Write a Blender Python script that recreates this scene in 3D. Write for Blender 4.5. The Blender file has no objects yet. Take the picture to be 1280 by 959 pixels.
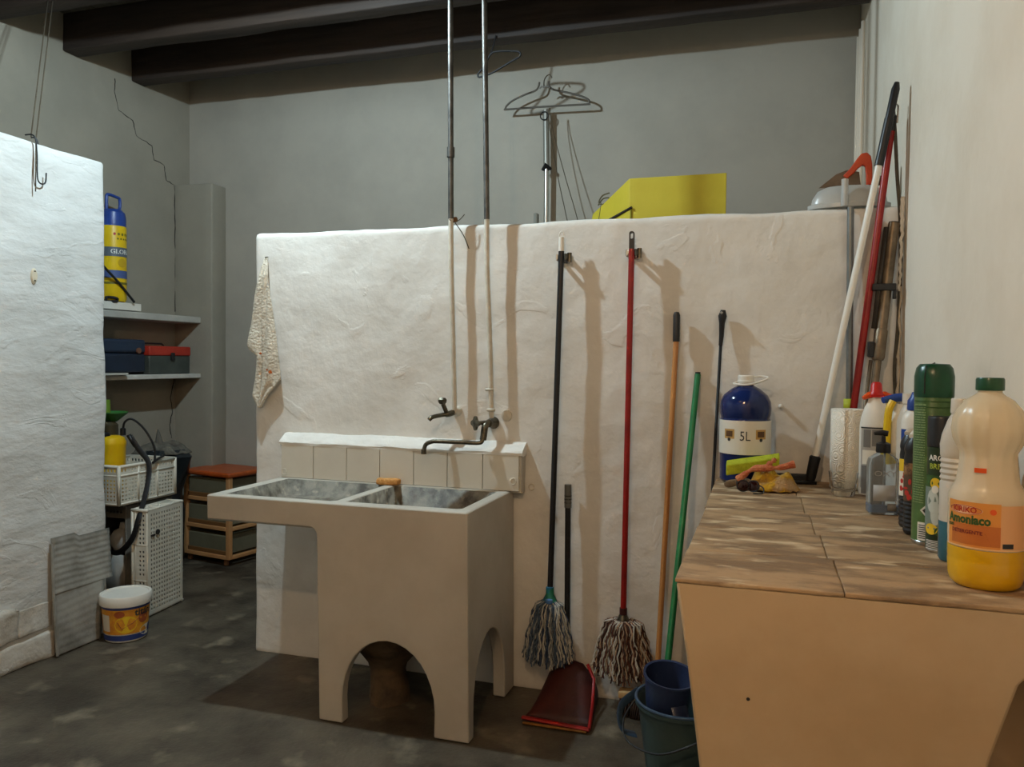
import bpy, bmesh, math, random
from mathutils import Vector, Matrix, noise
from mathutils.geometry import tessellate_polygon
sc = bpy.context.scene
C = sc.collection
PI = math.pi
rnd = random.Random(7)

# ---------------------------------------------------------------- camera, world, lights, exposure
cd = bpy.data.cameras.new('camera'); cam = bpy.data.objects.new('camera', cd); C.objects.link(cam)
cd.sensor_width = 36; cd.lens = 1000/1280*36; cd.clip_start = .02
cam.matrix_world = Matrix.Translation((0, 0, 1.46)) @ (Matrix.Rotation(math.radians(17.5), 4, 'Z')
    @ Matrix.Rotation(math.radians(90-1.65), 4, 'X') @ Matrix.Rotation(math.radians(.6), 4, 'Z'))
sc.camera = cam
w = bpy.data.worlds.new('world'); sc.world = w; w.use_nodes = True
w.node_tree.nodes['Background'].inputs[0].default_value = (.03, .03, .035, 1)
w.node_tree.nodes['Background'].inputs[1].default_value = .3
sc.view_settings.view_transform = 'Standard'; sc.view_settings.look = 'None'
sc.view_settings.gamma = 1; sc.view_settings.use_curve_mapping = False
sc.view_settings.exposure = 0.0

def area(name, loc, size, power, col, rot=(0, 0, 0), sy=None, spread=180):
    l = bpy.data.lights.new(name, 'AREA'); l.shape = 'RECTANGLE' if sy else 'DISK'
    l.size = size
    if sy: l.size_y = sy
    l.energy = power; l.color = col; l.spread = math.radians(spread)
    o = bpy.data.objects.new(name, l); C.objects.link(o); o.location = loc; o.rotation_euler = rot
    return o
COOL = (-2.1, 2.80, 3.33)
WARM = (-1.3, .75, 3.05)
WARM2 = (-.42, .15, 2.9)
def point(name, loc, r, power, col):
    l = bpy.data.lights.new(name, 'POINT'); l.shadow_soft_size = r; l.energy = power; l.color = col
    o = bpy.data.objects.new(name, l); C.objects.link(o); o.location = loc; return o
point('cool_lamp_light', (COOL[0], COOL[1], COOL[2]-.03), .03, 158, (.70, .90, 1.0))
point('warm_lamp_light', (WARM[0], WARM[1], WARM[2]-.03), .03, 7, (1.0, .64, .34))
point('warm_lamp_light', (WARM2[0], WARM2[1], WARM2[2]-.03), .03, 58, (1.0, .67, .39))

# ---------------------------------------------------------------- helpers
ORG = {}
class MB:
    def __init__(s): s.v = []; s.f = []; s.m = []; s.M = None; s.uv = None
    def add(s, vs, fs, mi=0):
        b = len(s.v)
        if s.M is not None: vs = [s.M @ Vector(q) for q in vs]
        s.v += [tuple(q) for q in vs]
        for f in fs: s.f.append(tuple(b+i for i in f)); s.m.append(mi)
        return s
    def box(s, x0, x1, y0, y1, z0, z1, mi=0):
        return s.add([(x0,y0,z0),(x1,y0,z0),(x1,y1,z0),(x0,y1,z0),(x0,y0,z1),(x1,y0,z1),(x1,y1,z1),(x0,y1,z1)],
              [(0,3,2,1),(4,5,6,7),(0,1,5,4),(1,2,6,5),(2,3,7,6),(3,0,4,7)], mi)
    def tube(s, pts, r, n=10, mi=0, cap=True, flat=None):
        pts = [Vector(p) for p in pts]; R = r if isinstance(r, (list, tuple)) else [r]*len(pts)
        vs = []; fs = []; up = None
        for i, p in enumerate(pts):
            t = (pts[min(i+1, len(pts)-1)]-pts[max(i-1, 0)])
            t = t.normalized() if t.length > 1e-9 else Vector((0,0,1))
            if up is None:
                up = Vector((0,0,1)) if abs(t.z) < .9 else Vector((0,1,0))
            a = (up - t*up.dot(t))
            if a.length < 1e-6: a = t.orthogonal()
            a.normalize(); up = a; b = t.cross(a)
            for k in range(n):
                th = 2*PI*k/n; ca = math.cos(th); sa = math.sin(th)
                if flat: ca *= flat[0]; sa *= flat[1]
                vs.append(p + (a*ca + b*sa)*R[i])
        for i in range(len(pts)-1):
            for k in range(n):
                k2 = (k+1) % n
                fs.append((i*n+k, i*n+k2, (i+1)*n+k2, (i+1)*n+k))
        if cap: fs.append(tuple(range(n-1, -1, -1))); fs.append(tuple((len(pts)-1)*n+k for k in range(n)))
        return s.add(vs, fs, mi)
    def cyl(s, a, b, r, n=20, mi=0, r2=None): return s.tube([a, b], [r, r if r2 is None else r2], n, mi)
    def lathe(s, prof, c=(0,0,0), n=28, sx=1, sy=1, mi=0, rotz=0, ribs=None, rot=None):
        vs = []; fs = []; m = len(prof); c = Vector(c)
        for r, z in prof:
            for k in range(n):
                th = 2*PI*k/n
                rr = r*(1 + (ribs(th, z) if ribs else 0))
                q = Vector((rr*math.cos(th)*sx, rr*math.sin(th)*sy, z))
                if rotz: q.rotate(Matrix.Rotation(rotz, 3, 'Z'))
                if rot is not None: q = rot @ q
                vs.append(q + c)
        for i in range(m-1):
            for k in range(n):
                k2 = (k+1) % n; fs.append((i*n+k, i*n+k2, (i+1)*n+k2, (i+1)*n+k))
        if prof[0][0] > 1e-5: fs.append(tuple(range(n-1, -1, -1)))
        if prof[-1][0] > 1e-5: fs.append(tuple((m-1)*n+k for k in range(n)))
        return s.add(vs, fs, mi)
    def poly(s, loops, d, fn, mi=0):
        """extrude 2D polygon (outer loop + holes) by d; fn(u,v,w) -> 3D"""
        L = [[Vector((a, b, 0)) for a, b in lp] for lp in loops]
        tris = tessellate_polygon(L); flat = [q for lp in loops for q in lp]; n = len(flat)
        vs = [fn(a, b, 0) for a, b in flat] + [fn(a, b, d) for a, b in flat]
        fs = [tuple(t) for t in tris] + [tuple(n+i for i in reversed(t)) for t in tris]
        o = 0
        for lp in loops:
            k = len(lp)
            for i in range(k): j = (i+1) % k; fs.append((o+i, o+j, n+o+j, n+o+i))
            o += k
        return s.add(vs, fs, mi)
    def grid(s, nu, nv, fn, mi=0, closed=False):
        vs = [fn(i/(nu-1), j/(nv-1)) for j in range(nv) for i in range(nu)]
        fs = [(j*nu+i, j*nu+i+1, (j+1)*nu+i+1, (j+1)*nu+i) for j in range(nv-1) for i in range(nu-1)]
        return s.add(vs, fs, mi)
    def build(s, name, mat, parent=None, smooth=True, bevel=0, seg=2, solid=0, sub=0, origin=None, angle=35, dissolve=False):
        me = bpy.data.meshes.new(name)
        if parent is not None and origin is None: org = ORG[parent.name]
        else:
            if origin is None:
                xs = [q[0] for q in s.v]; ys = [q[1] for q in s.v]; zs = [q[2] for q in s.v]
                org = Vector(((min(xs)+max(xs))/2, (min(ys)+max(ys))/2, min(zs)))
            else: org = Vector(origin)
        me.from_pydata([tuple(Vector(q)-org) for q in s.v], [], s.f)
        mats = mat if isinstance(mat, (list, tuple)) else [mat]
        for m_ in mats: me.materials.append(m_)
        me.polygons.foreach_set('material_index', s.m)
        bm = bmesh.new(); bm.from_mesh(me)
        if dissolve:
            bmesh.ops.dissolve_limit(bm, angle_limit=math.radians(.5), verts=bm.verts[:], edges=bm.edges[:])
        bmesh.ops.recalc_face_normals(bm, faces=bm.faces[:])
        if solid == 0:
            lim = math.radians(angle)
            for e in bm.edges:
                if len(e.link_faces) == 2 and e.calc_face_angle(0) > lim: e.smooth = False
        bm.to_mesh(me); bm.free()
        if smooth: me.polygons.foreach_set('use_smooth', [True]*len(me.polygons))
        o = bpy.data.objects.new(name, me); C.objects.link(o)
        if parent is not None:
            o.parent = parent; o.location = org-ORG[parent.name]
            ORG[o.name] = org
        else: o.location = org; ORG[o.name] = org
        if solid:
            md = o.modifiers.new('solid', 'SOLIDIFY'); md.thickness = solid; md.offset = 0
        if sub:
            md = o.modifiers.new('sub', 'SUBSURF'); md.levels = sub; md.render_levels = sub
        if bevel:
            md = o.modifiers.new('bevel', 'BEVEL'); md.width = bevel; md.segments = seg; md.limit_method = 'ANGLE'; md.angle_limit = math.radians(40)
        return o

def tag(o, label, cat, group=None, kind=None):
    if label: o['label'] = label
    if cat: o['category'] = cat
    if group: o['group'] = group
    if kind: o['kind'] = kind
    return o
def thing(name, label, cat, loc, group=None, kind=None):
    o = bpy.data.objects.new(name, None); C.objects.link(o); o.location = loc; o.empty_display_size = .05
    ORG[o.name] = Vector(loc)
    return tag(o, label, cat, group, kind)
def struct(o): o['kind'] = 'structure'; return o

def smooth_path(p, n=6):
    p = [Vector(q) for q in p]; out = []
    for i in range(len(p)-1):
        a = p[max(i-1, 0)]; b = p[i]; c = p[i+1]; d = p[min(i+2, len(p)-1)]
        for k in range(n):
            t = k/n
            out.append(.5*((2*b)+(c-a)*t+(2*a-5*b+4*c-d)*t*t+(3*b-a-3*c+d)*t**3))
    out.append(p[-1]); return out

def rough_box(mb, x0, x1, y0, y1, z0, z1, step=.05, amp=.004, rad=.012, seed=0, freq=3, mi=0):
    """box whose six faces are grids, with rounded edges and an uneven hand-laid surface"""
    lo = Vector((x0, y0, z0)); hi = Vector((x1, y1, z1))
    N = [max(2, min(120, int(round((hi[i]-lo[i])/step))+1)) for i in range(3)]
    def sv(i):
        n = N[i]; a = [lo[i] + (hi[i]-lo[i])*k/(n-1) for k in range(n)]
        r = min(rad, (hi[i]-lo[i])*.3)
        a += [lo[i]+r*.35, lo[i]+r, hi[i]-r, hi[i]-r*.35]; return sorted(set(round(q, 5) for q in a))
    S = [sv(i) for i in range(3)]
    vm = {}; vs = []; fs = []
    def vid(p):
        k = tuple(round(q, 5) for q in p)
        if k in vm: return vm[k]
        q = Vector(p); r = min(rad, *[(hi[i]-lo[i])*.3 for i in range(3)])
        inner = Vector([min(max(q[i], lo[i]+r), hi[i]-r) for i in range(3)])
        d = q-inner
        if d.length > 1e-9:
            q = inner + d.normalized()*r
        nn = (q-inner).normalized() if (q-inner).length > 1e-9 else Vector((0,0,1))
        nv = noise.noise_vector(q*freq + Vector((seed*7.1, 0, 0))) + .45*noise.noise_vector(q*freq*3.3 + Vector((0, seed*3.3, 0)))
        q = q + nn*nv[0]*amp + nv*amp*.35
        vm[k] = len(vs); vs.append(q); return vm[k]
    for ax in range(3):
        a, b = [i for i in range(3) if i != ax]
        for side in (lo[ax], hi[ax]):
            for i in range(len(S[a])-1):
                for j in range(len(S[b])-1):
                    q = []
                    for (u, v) in ((i, j), (i+1, j), (i+1, j+1), (i, j+1)):
                        p = [0, 0, 0]; p[ax] = round(side, 5); p[a] = S[a][u]; p[b] = S[b][v]; q.append(vid(p))
                    fs.append(tuple(q))
    return mb.add(vs, fs, mi)

# ---------------------------------------------------------------- materials
def lin(c):
    return tuple(((x/255)/12.92 if x/255 <= .04045 else ((x/255+.055)/1.055)**2.4) for x in c)
def pm(name, col, rough=.55, col2=None, scale=6, bump=0, bscale=25, metal=0, trans=0, stretch=(1,1,1), ior=1.45,
       spec=.5, fine=0, chips=0, extra=None, lo=.4, hi=.65, sss=0, alpha=1, coat=0, detail=6):
    m = bpy.data.materials.new(name); m.use_nodes = True; nt = m.node_tree; N = nt.nodes; L = nt.links
    b = N['Principled BSDF']; I = b.inputs
    I['Base Color'].default_value = (*col, 1); I['Roughness'].default_value = rough; I['Metallic'].default_value = metal
    I['Transmission Weight'].default_value = trans; I['IOR'].default_value = ior; I['Specular IOR Level'].default_value = spec
    I['Alpha'].default_value = alpha; I['Coat Weight'].default_value = coat
    if sss: I['Subsurface Weight'].default_value = sss; I['Subsurface Scale'].default_value = .01
    tc = N.new('ShaderNodeTexCoord'); mp = N.new('ShaderNodeMapping'); mp.inputs['Scale'].default_value = stretch
    L.new(tc.outputs['Object'], mp.inputs[0]); vec = mp.outputs[0]
    if col2 is not None:
        n = N.new('ShaderNodeTexNoise'); n.inputs['Scale'].default_value = scale; n.inputs['Detail'].default_value = detail
        n.inputs['Roughness'].default_value = .62
        L.new(vec, n.inputs['Vector'])
        r = N.new('ShaderNodeValToRGB'); r.color_ramp.elements[0].position = lo; r.color_ramp.elements[1].position = hi
        r.color_ramp.elements[0].color = (*col, 1); r.color_ramp.elements[1].color = (*col2, 1)
        L.new(n.outputs['Fac'], r.inputs[0]); cs = r.outputs[0]
        if extra is not None:   # third tone at another scale: (col, scale, lo, hi)
            n2 = N.new('ShaderNodeTexNoise'); n2.inputs['Scale'].default_value = extra[1]; n2.inputs['Detail'].default_value = 8
            L.new(vec, n2.inputs['Vector'])
            mr = N.new('ShaderNodeMapRange'); mr.inputs['From Min'].default_value = extra[2]; mr.inputs['From Max'].default_value = extra[3]
            L.new(n2.outputs['Fac'], mr.inputs['Value'])
            mx = N.new('ShaderNodeMixRGB'); mx.inputs[2].default_value = (*extra[0], 1)
            L.new(mr.outputs[0], mx.inputs[0]); L.new(cs, mx.inputs[1]); cs = mx.outputs[0]
        L.new(cs, I['Base Color'])
    if bump:
        n = N.new('ShaderNodeTexNoise'); n.inputs['Scale'].default_value = bscale; n.inputs['Detail'].default_value = 5
        L.new(vec, n.inputs['Vector']); h = n.outputs['Fac']
        if fine:
            n3 = N.new('ShaderNodeTexNoise'); n3.inputs['Scale'].default_value = bscale*5; n3.inputs['Detail'].default_value = 3
            L.new(vec, n3.inputs['Vector'])
            a = N.new('ShaderNodeMath'); a.operation = 'MULTIPLY_ADD'; a.inputs[1].default_value = fine
            L.new(n3.outputs['Fac'], a.inputs[0]); L.new(h, a.inputs[2]); h = a.outputs[0]
        if chips:
            v = N.new('ShaderNodeTexNoise'); v.inputs['Scale'].default_value = bscale*.35; v.inputs['Detail'].default_value = 10; v.inputs['Distortion'].default_value = 1.2
            L.new(vec, v.inputs['Vector'])
            mr = N.new('ShaderNodeMapRange'); mr.inputs['From Min'].default_value = .60; mr.inputs['From Max'].default_value = .64
            L.new(v.outputs['Fac'], mr.inputs['Value'])
            a = N.new('ShaderNodeMath'); a.operation = 'MULTIPLY_ADD'; a.inputs[1].default_value = chips
            L.new(mr.outputs[0], a.inputs[0]); L.new(h, a.inputs[2]); h = a.outputs[0]
        bp = N.new('ShaderNodeBump'); bp.inputs['Strength'].default_value = bump; bp.inputs['Distance'].default_value = .01
        L.new(h, bp.inputs['Height']); L.new(bp.outputs[0], I['Normal'])
    return m
def S(r, g, b): return lin((r, g, b))

WALL = pm('white_limewash', S(228,224,216), .75, S(214,209,200), 2.2, bump=.75, bscale=10, fine=.10, chips=.16)
ROUGH = pm('rough_limewash', S(212,212,208), .72, S(196,195,190), 3, bump=.9, bscale=12, fine=.15, chips=.15, stretch=(1, .6, 1.4))
STONE = pm('dirty_limewash', S(205,200,190), .8, S(150,138,120), 5, bump=.9, bscale=14, fine=.3, chips=.5, lo=.45, hi=.75)
GREYW = pm('grey_wall_paint', S(152,146,132), .85, S(142,137,124), 1.8, bump=.25, bscale=6, fine=.15)
BACKW = pm('back_wall_paint', S(168,162,150), .85, S(158,153,142), 1.8, bump=.25, bscale=6, fine=.15)
RIGHTW = pm('right_wall_paint', S(236,224,206), .8, S(228,214,194), 2.5, bump=.35, bscale=7, fine=.12, chips=.15)
FLOOR = pm('worn_cement', S(92,84,70), .48, S(52,45,36), 2.4, bump=.4, bscale=14, fine=.4, extra=(S(124,114,96), 5.5, .58, .72), lo=.38, hi=.62)
WOOD_D = pm('dark_beam_wood', S(62,50,42), .7, S(40,32,28), 3, bump=.5, bscale=10, stretch=(.3, 3, 3))
WOOD_DB = pm('dark_ceiling_board', S(92,86,76), .8, S(74,68,60), 4, bump=.3, bscale=10, stretch=(3, .4, 1))
CRACK = pm('crack_dark', S(38,34,30), .95, S(52,46,40), 20)
TILE = pm('cream_glazed_tile', S(212,206,192), .22, S(204,197,182), 3, bump=.04, bscale=6)
SINKM = pm('painted_cement', S(190,184,172), .62, S(178,171,158), 3, bump=.2, bscale=10, fine=.2)
BASIN = pm('stained_basin', S(136,130,116), .55, S(70,64,54), 14, bump=.5, bscale=40, extra=(S(170,160,140), 22, .6, .75))
TOPM = pm('worn_counter', S(172,142,106), .62, S(130,104,76), 7, bump=.6, bscale=16, fine=.3, stretch=(.6, 1.4, 1), extra=(S(206,184,150), 10, .55, .64), lo=.44, hi=.57, detail=12)
CFRONT = pm('ochre_render', S(190,166,132), .75, S(178,152,116), 2.2, bump=.2, bscale=8, fine=.1)
IRON = pm('galvanised_pipe', S(104,102,98), .5, S(74,72,70), 12, metal=.9, bump=.1, bscale=60)
PPIPE = pm('painted_pipe', S(214,206,190), .55, S(190,180,162), 9, bump=.3, bscale=40)
DIRTY_CHROME = pm('tarnished_brass', S(110,104,90), .35, S(70,66,56), 20, metal=.9, bump=.2, bscale=60)
CHROME = pm('steel', S(200,200,198), .25, metal=1, bump=.02)
BLACK = pm('black_plastic', S(22,22,24), .4, S(30,30,32), 8, bump=.05)
BLACKM = pm('matte_black', S(18,18,20), .6, S(28,28,30), 20, bump=.1)
RED = pm('red_paint', S(150,22,18), .35, S(128,16,14), 8)
REDP = pm('red_plastic', S(190,26,18), .35, S(180,22,16), 8)
REDBR = pm('shaded_red_plastic', S(66,20,14), .6, S(48,14,10), 6, bump=.1)  # red brown taken darker, so the colour holds the shade over the dustpan
GREEN = pm('green_paint', S(26,120,66), .35, S(18,100,56), 10)
DKGREEN = pm('dark_green_plastic', S(14,70,42), .3, S(10,58,36), 10)
CANGREEN = pm('can_green', S(78,110,58), .35, S(64,94,46), 14)
ORANGEW = pm('varnished_pine', S(196,138,80), .4, S(168,108,58), 4, stretch=(6, 6, .5))
BLUEB = pm('bucket_blue', S(58,80,104), .4, S(48,68,90), 6, bump=.05)
NAVYB = pm('navy_plastic', S(44,58,92), .35, S(36,48,80), 6, bump=.05)
GREENGREY = pm('green_grey_plastic', S(58,72,66), .5, S(48,62,58), 6, bump=.05)
WHITEP = pm('white_plastic', S(232,228,218), .35, S(226,220,208), 5)
CRATEP = pm('crate_plastic', S(222,218,204), .45, S(206,200,184), 6, bump=.1)
GREYP = pm('grey_crate_plastic', S(120,116,108), .55, S(100,96,88), 6, bump=.1)
TRANSW = pm('frosted_plastic', S(222,222,218), .3, S(212,212,208), 5, trans=.45)
YELLOW = pm('yellow_plastic', S(232,196,22), .4, S(220,180,16), 6)
YELBOX = pm('yellow_card', S(196,178,48), .6, S(186,166,38), 3)
BLUE = pm('blue_plastic', S(36,70,150), .35, S(30,60,130), 6)
DBLUE = pm('jug_blue_liquid', S(20,36,88), .14, S(17,30,76), 4)
ORANGE = pm('orange_plastic', S(226,84,20), .4, S(212,74,16), 6)
ROPE = pm('twine', S(84,74,58), .9, S(70,60,46), 30)
TOWEL = pm('terry_cloth', S(206,196,178), .95, S(180,168,150), 26, bump=1, bscale=120)
CLEAR = pm('clear_plastic', (.93,.95,.96), .08, trans=.96, ior=1.25)
HAZY = pm('hazy_plastic', S(246,230,198), .26, S(250,238,214), 4, trans=.38, ior=1.3)
MILKY = pm('milky_plastic', S(236,228,214), .3, S(228,220,204), 4, trans=.3)

def emis(name, col, st):
    m = bpy.data.materials.new(name); m.use_nodes = True; b = m.node_tree.nodes['Principled BSDF'].inputs
    b['Base Color'].default_value = (*col, 1); b['Emission Color'].default_value = (*col, 1); b['Emission Strength'].default_value = st
    return m

# text on a (curved) surface -------------------------------------------------
def text_mesh(txt, size, bold=0):
    c = bpy.data.curves.new('t', 'FONT'); c.body = txt; c.size = size; c.align_x = 'CENTER'; c.align_y = 'CENTER'
    c.resolution_u = 2; c.offset = bold
    o = bpy.data.objects.new('t', c); C.objects.link(o)
    dg = bpy.context.evaluated_depsgraph_get(); me = bpy.data.meshes.new_from_object(o.evaluated_get(dg))
    vs = [v.co.copy() for v in me.vertices]; fs = [tuple(p.vertices) for p in me.polygons]
    bpy.data.objects.remove(o); bpy.data.meshes.remove(me); bpy.data.curves.remove(c)
    return vs, fs
def wrap(c, r, a0, z, sx=1, sy=1, rotz=0, off=.0009):
    """map flat (u, v) to a point on an (elliptic) cylinder about c; a0 = facing angle"""
    def fn(u, v, w=0):
        th = a0 + u/r
        q = Vector(((r*sx+off+w)*math.cos(th), (r*sy+off+w)*math.sin(th), 0))
        if rotz: q.rotate(Matrix.Rotation(rotz, 3, 'Z'))
        return Vector(c)+q+Vector((0, 0, z+v))
    return fn
def text_on(fn, txt, size, mat, parent, name='lettering', bold=0, du=0, dv=0, xs=1, mb=None, mi=0):
    vs, fs = text_mesh(txt, size, bold)
    own = mb is None
    if own: mb = MB()
    mb.add([fn(v.x*xs+du, v.y+dv, 0) for v in vs], fs, mi)
    if own:
        o = mb.build(name, mat, parent, smooth=False); return o
def patch(mb, fn, u0, u1, v0, v1, n=12, mi=0, lift=0):
    return mb.grid(n, 2, lambda a, b: fn(u0+(u1-u0)*a, v0+(v1-v0)*b, lift), mi)

# ---------------------------------------------------------------- the room
YB = 5.14; XL = -4.23; XR = .5; ZC = 3.60; YF = -1.3
def wallbox(name, mat, x0, x1, y0, y1, z0, z1):
    mb = MB(); mb.box(x0, x1, y0, y1, z0, z1); return struct(mb.build(name, mat, smooth=False))
fl = MB()
fl.grid(110, 150, lambda a, b: Vector((XL-.1+(XR-XL+.2)*a, YF-.1+(YB-YF+.2)*b,
     .006*noise.noise(Vector((a*9, b*12, 0)))+.002*noise.noise(Vector((a*40, b*50, 3))) -.004)))
floor = struct(fl.build('floor', FLOOR))
wallbox('wall_left', GREYW, XL-.12, XL, YF, YB+.1, -.02, ZC+.1)
wallbox('wall_back', BACKW, XL, XR, YB, YB+.12, -.02, ZC+.1)
def XW(y):   # the right wall is not quite straight
    P_ = ((-1.4, .655), (1.0, .60), (3.4, .502), (5.3, .502))
    for (a, p), (b, q) in zip(P_, P_[1:]):
        if y <= b: return p+(q-p)*(y-a)/(b-a)
    return .502
mb = MB(); mb.poly([[(.655, -1.4), (.60, 1.0), (.502, 3.4), (.502, 5.3), (.78, 5.3), (.78, -1.4)]], ZC+.12, lambda u, v, w_: Vector((u, v, w_-.02)))
struct(mb.build('wall_right', RIGHTW, smooth=False))
wallbox('wall_front', WALL, XL-.12, XR+.3, YF-.12, YF, -.02, ZC+.1)
# partition with hand-made surface
mb = MB(); rough_box(mb, -2.41, .503, 3.4, 3.52, -.02, 2.072, step=.035, amp=.006, rad=.022, seed=2, freq=4)
struct(mb.build('wall_partition', WALL))
# side wall in front, ragged top edge
mb = MB(); rough_box(mb, -3.46, -3.30, YF, 3.37, -.02, 2.47, step=.04, amp=.009, rad=.02, seed=5, freq=3.5)
wf = struct(mb.build('wall_foreground', ROUGH))
# proud stones at the foot of that wall, each one its own piece
rows = [(0.0, .125, (1.50, 1.93, 2.33, 2.70, 3.02)), (.138, .272, (1.62, 2.08, 2.52, 2.83, 3.03)), (.292, .41, (1.55, 2.00, 2.45, 2.72))]
for ri, (z0, z1, ys) in enumerate(rows):
    for k in range(len(ys)-1):
        mb = MB(); pr = .012+rnd.random()*.012 - (.008 if ri == 2 else 0)
        rough_box(mb, -3.32, -3.30+pr, ys[k]+.001, ys[k+1]-.001, z0+rnd.uniform(-.004, .004), z1+rnd.uniform(-.008, .008), step=.06, amp=.012, rad=.022, seed=ri*7+k, freq=7)
        mb.build('stone', STONE, wf)
# pilaster in the far left corner
mb = MB(); rough_box(mb, XL-.01, -3.90, 4.98, YB+.01, 0, 2.745, step=.08, amp=.004, rad=.012, seed=8)
struct(mb.build('trim_1', GREYW))
# ceiling of boards
ce = MB(); ce.box(XL, XR+.2, YF, YB, ZC+.03, ZC+.09); ceiling = struct(ce.build('ceiling', WOOD_DB, smooth=False))
pl = MB(); pl.box(0, .255, YF, YB, ZC+.005, ZC+.03); plank0 = None
x = XL
while x < XR-.1:
    if plank0 is None:
        plank0 = pl.build('plank', WOOD_DB, ceiling, smooth=False, origin=(0, 0, 0)); ORG['p'] = Vector((0,0,0)); o = plank0
    else:
        o = plank0.copy(); C.objects.link(o); o.parent = ceiling
    o.location = Vector((x+.002, 0, rnd.uniform(-.003, .003)))-ORG[ceiling.name]
    x += .26
# beams
for i, (y, lab) in enumerate(((4.55, 'dark ceiling beam nearest the back wall'), (3.98, 'dark ceiling beam second from the back wall, above the hanging rods'),
        (3.41, 'dark ceiling beam straight above the white partition wall'), (2.20, 'dark ceiling beam in front of the partition'), (1.3, 'dark ceiling beam above the counter end'), (.1, 'dark ceiling beam over the near end of the room'))):
    mb = MB(); rough_box(mb, XL, XR, y, y+.12, 3.37, ZC+.004, step=.09, amp=.006, rad=.01, seed=i+20, freq=3)
    tag(mb.build('ceiling_beam', WOOD_D), lab, 'beam')
# cracks: thin dark grooves in the far left wall
def crack(pts, name='trim_2', r=.003, mat=CRACK):
    mb = MB(); p = []
    for i in range(len(pts)-1):
        a = Vector(pts[i]); b = Vector(pts[i+1])
        for k in range(5):
            q = a.lerp(b, k/5); q += Vector((0, rnd.uniform(-1, 1)*.004, rnd.uniform(-1, 1)*.004)); p.append(q)
    p.append(Vector(pts[-1]))
    mb.tube(p, [r*rnd.uniform(.5, 1.3) for _ in p], 5)
    o = mb.build(name, mat); return struct(o)
X0 = XL+.0005
crack([(X0,4.405,3.34),(X0,4.40,3.25),(X0,4.434,3.135),(X0,4.564,3.108),(X0,4.594,3.005),(X0,4.747,2.978),(X0,4.763,2.879),
       (X0,4.867,2.869),(X0,4.892,2.764),(X0,4.975,2.742),(X0+.002,4.979,2.5),(X0+.002,4.979,2.2),(X0+.002,4.979,1.8)])
crack([(X0,4.97,1.30),(X0,4.93,1.15),(X0,4.95,1.05),(X0,4.92,.95),(X0,4.94,.85)], 'trim_3', .0035)

# ---------------------------------------------------------------- lamps (above the frame)
def lamp(loc, label, col, st):
    t = thing('ceiling_lamp', label, 'lamp', (loc[0], loc[1], loc[2]+.02))
    x, y, z = loc
    MB().lathe([(.001, z+.07), (.05, z+.07), (.12, z+.035), (.16, z-.012), (.155, z-.012), (.118, z+.03), (.04, z+.055), (.001, z+.058)], (x, y, 0)).build('shade', WHITEP, t)
    MB().cyl((x, y, z+.07), (x, y, ZC+.01 if loc is COOL else 3.62), .012).build('stem', WHITEP, t)
    MB().lathe([(.001, z+.011), (.045, z+.011), (.05, z+.008), (.001, z+.006)], (x, y, 0)).build('bulb_panel', emis('lamp_glow', col, st), t)
lamp(COOL, 'round cool white lamp hanging above the sink', (.8, .93, 1), 6)
lamp(WARM, 'round warm lamp hanging in front of the sink', (1, .7, .4), 6)
lamp(WARM2, 'round warm lamp hanging nearest the camera', (1, .7, .4), 6)

# ---------------------------------------------------------------- the laundry sink
sink = thing('laundry_sink', 'cream cement double laundry sink on arched legs with tiled splashback', 'sink', (-1.6, 3.05, 0))
RZ = .885
def arc(cx, z0, hw, h, n=18): return [(cx+hw*math.cos(PI*k/n), z0+(h-z0)*math.sin(PI*k/n)**.92) for k in range(n+1)]
fy = lambda y0: (lambda u, v, w: Vector((u, y0+w, v)))
slabz = .782
fil = [(-1.77+.07*math.sin(PI/2*k/6), slabz-.07*(1-math.cos(PI/2*k/6))) for k in range(7)]
arcF = [(-1.19, 0), (-1.188, .1)] + [(-1.388+.20*math.cos(PI*k/16), .10+.255*math.sin(PI*k/16)) for k in range(1, 16)] + [(-1.588, .1), (-1.585, 0)]
front = [(-2.222, slabz), (-2.222, RZ-.001), (-1.056, RZ-.001), (-1.045, 0)] + arcF + [(-1.692, 0)] + [(-1.70-.035+.035*math.cos(PI/2*k/8), slabz-.035+.035*math.sin(PI/2*k/8)) for k in range(0, 9)]
mb = MB()
def taper(u, v, w): return Vector((u, 2.803 + .014*(1-v/.9) + w, v))
mb.poly([front], .05, taper)
# top slab with two openings
def rr(x0, x1, y0, y1, r, n=5):
    out = []
    for cx, cy, a in ((x1-r, y1-r, 0), (x0+r, y1-r, 90), (x0+r, y0+r, 180), (x1-r, y0+r, 270)):
        for k in range(n+1):
            t = math.radians(a+90*k/n); out.append((cx+r*math.cos(t), cy+r*math.sin(t)))
    return out
outer = [(-2.221, 2.809), (-1.06, 2.809), (-1.06, 3.40), (-2.221, 3.40)]
hL = [(-2.165, 2.852), (-1.665, 2.852), (-1.645, 2.87), (-1.645, 3.30), (-1.665, 3.318), (-2.165, 3.318)]
hR = [(-1.60, 2.862), (-1.12, 2.872), (-1.10, 2.89), (-1.10, 3.30), (-1.12, 3.318), (-1.58, 3.318), (-1.60, 3.30)]
mb.poly([outer, hL[::-1], hR[::-1]], RZ-slabz, lambda u, v, w: Vector((u, v, slabz+w)))
# right side panel with arch
side = [(2.806, RZ-.0015), (2.825, 0), (2.872, 0)] + [(3.065-.193*math.cos(PI*k/14), .10+.26*math.sin(PI*k/14)) for k in range(15)] + [(3.262, 0), (3.39, 0), (3.39, RZ-.0015)]
mb.poly([side], .055, lambda u, v, w: Vector((-1.0555-w+.010*(1-v/.9), u, v)))
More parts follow.
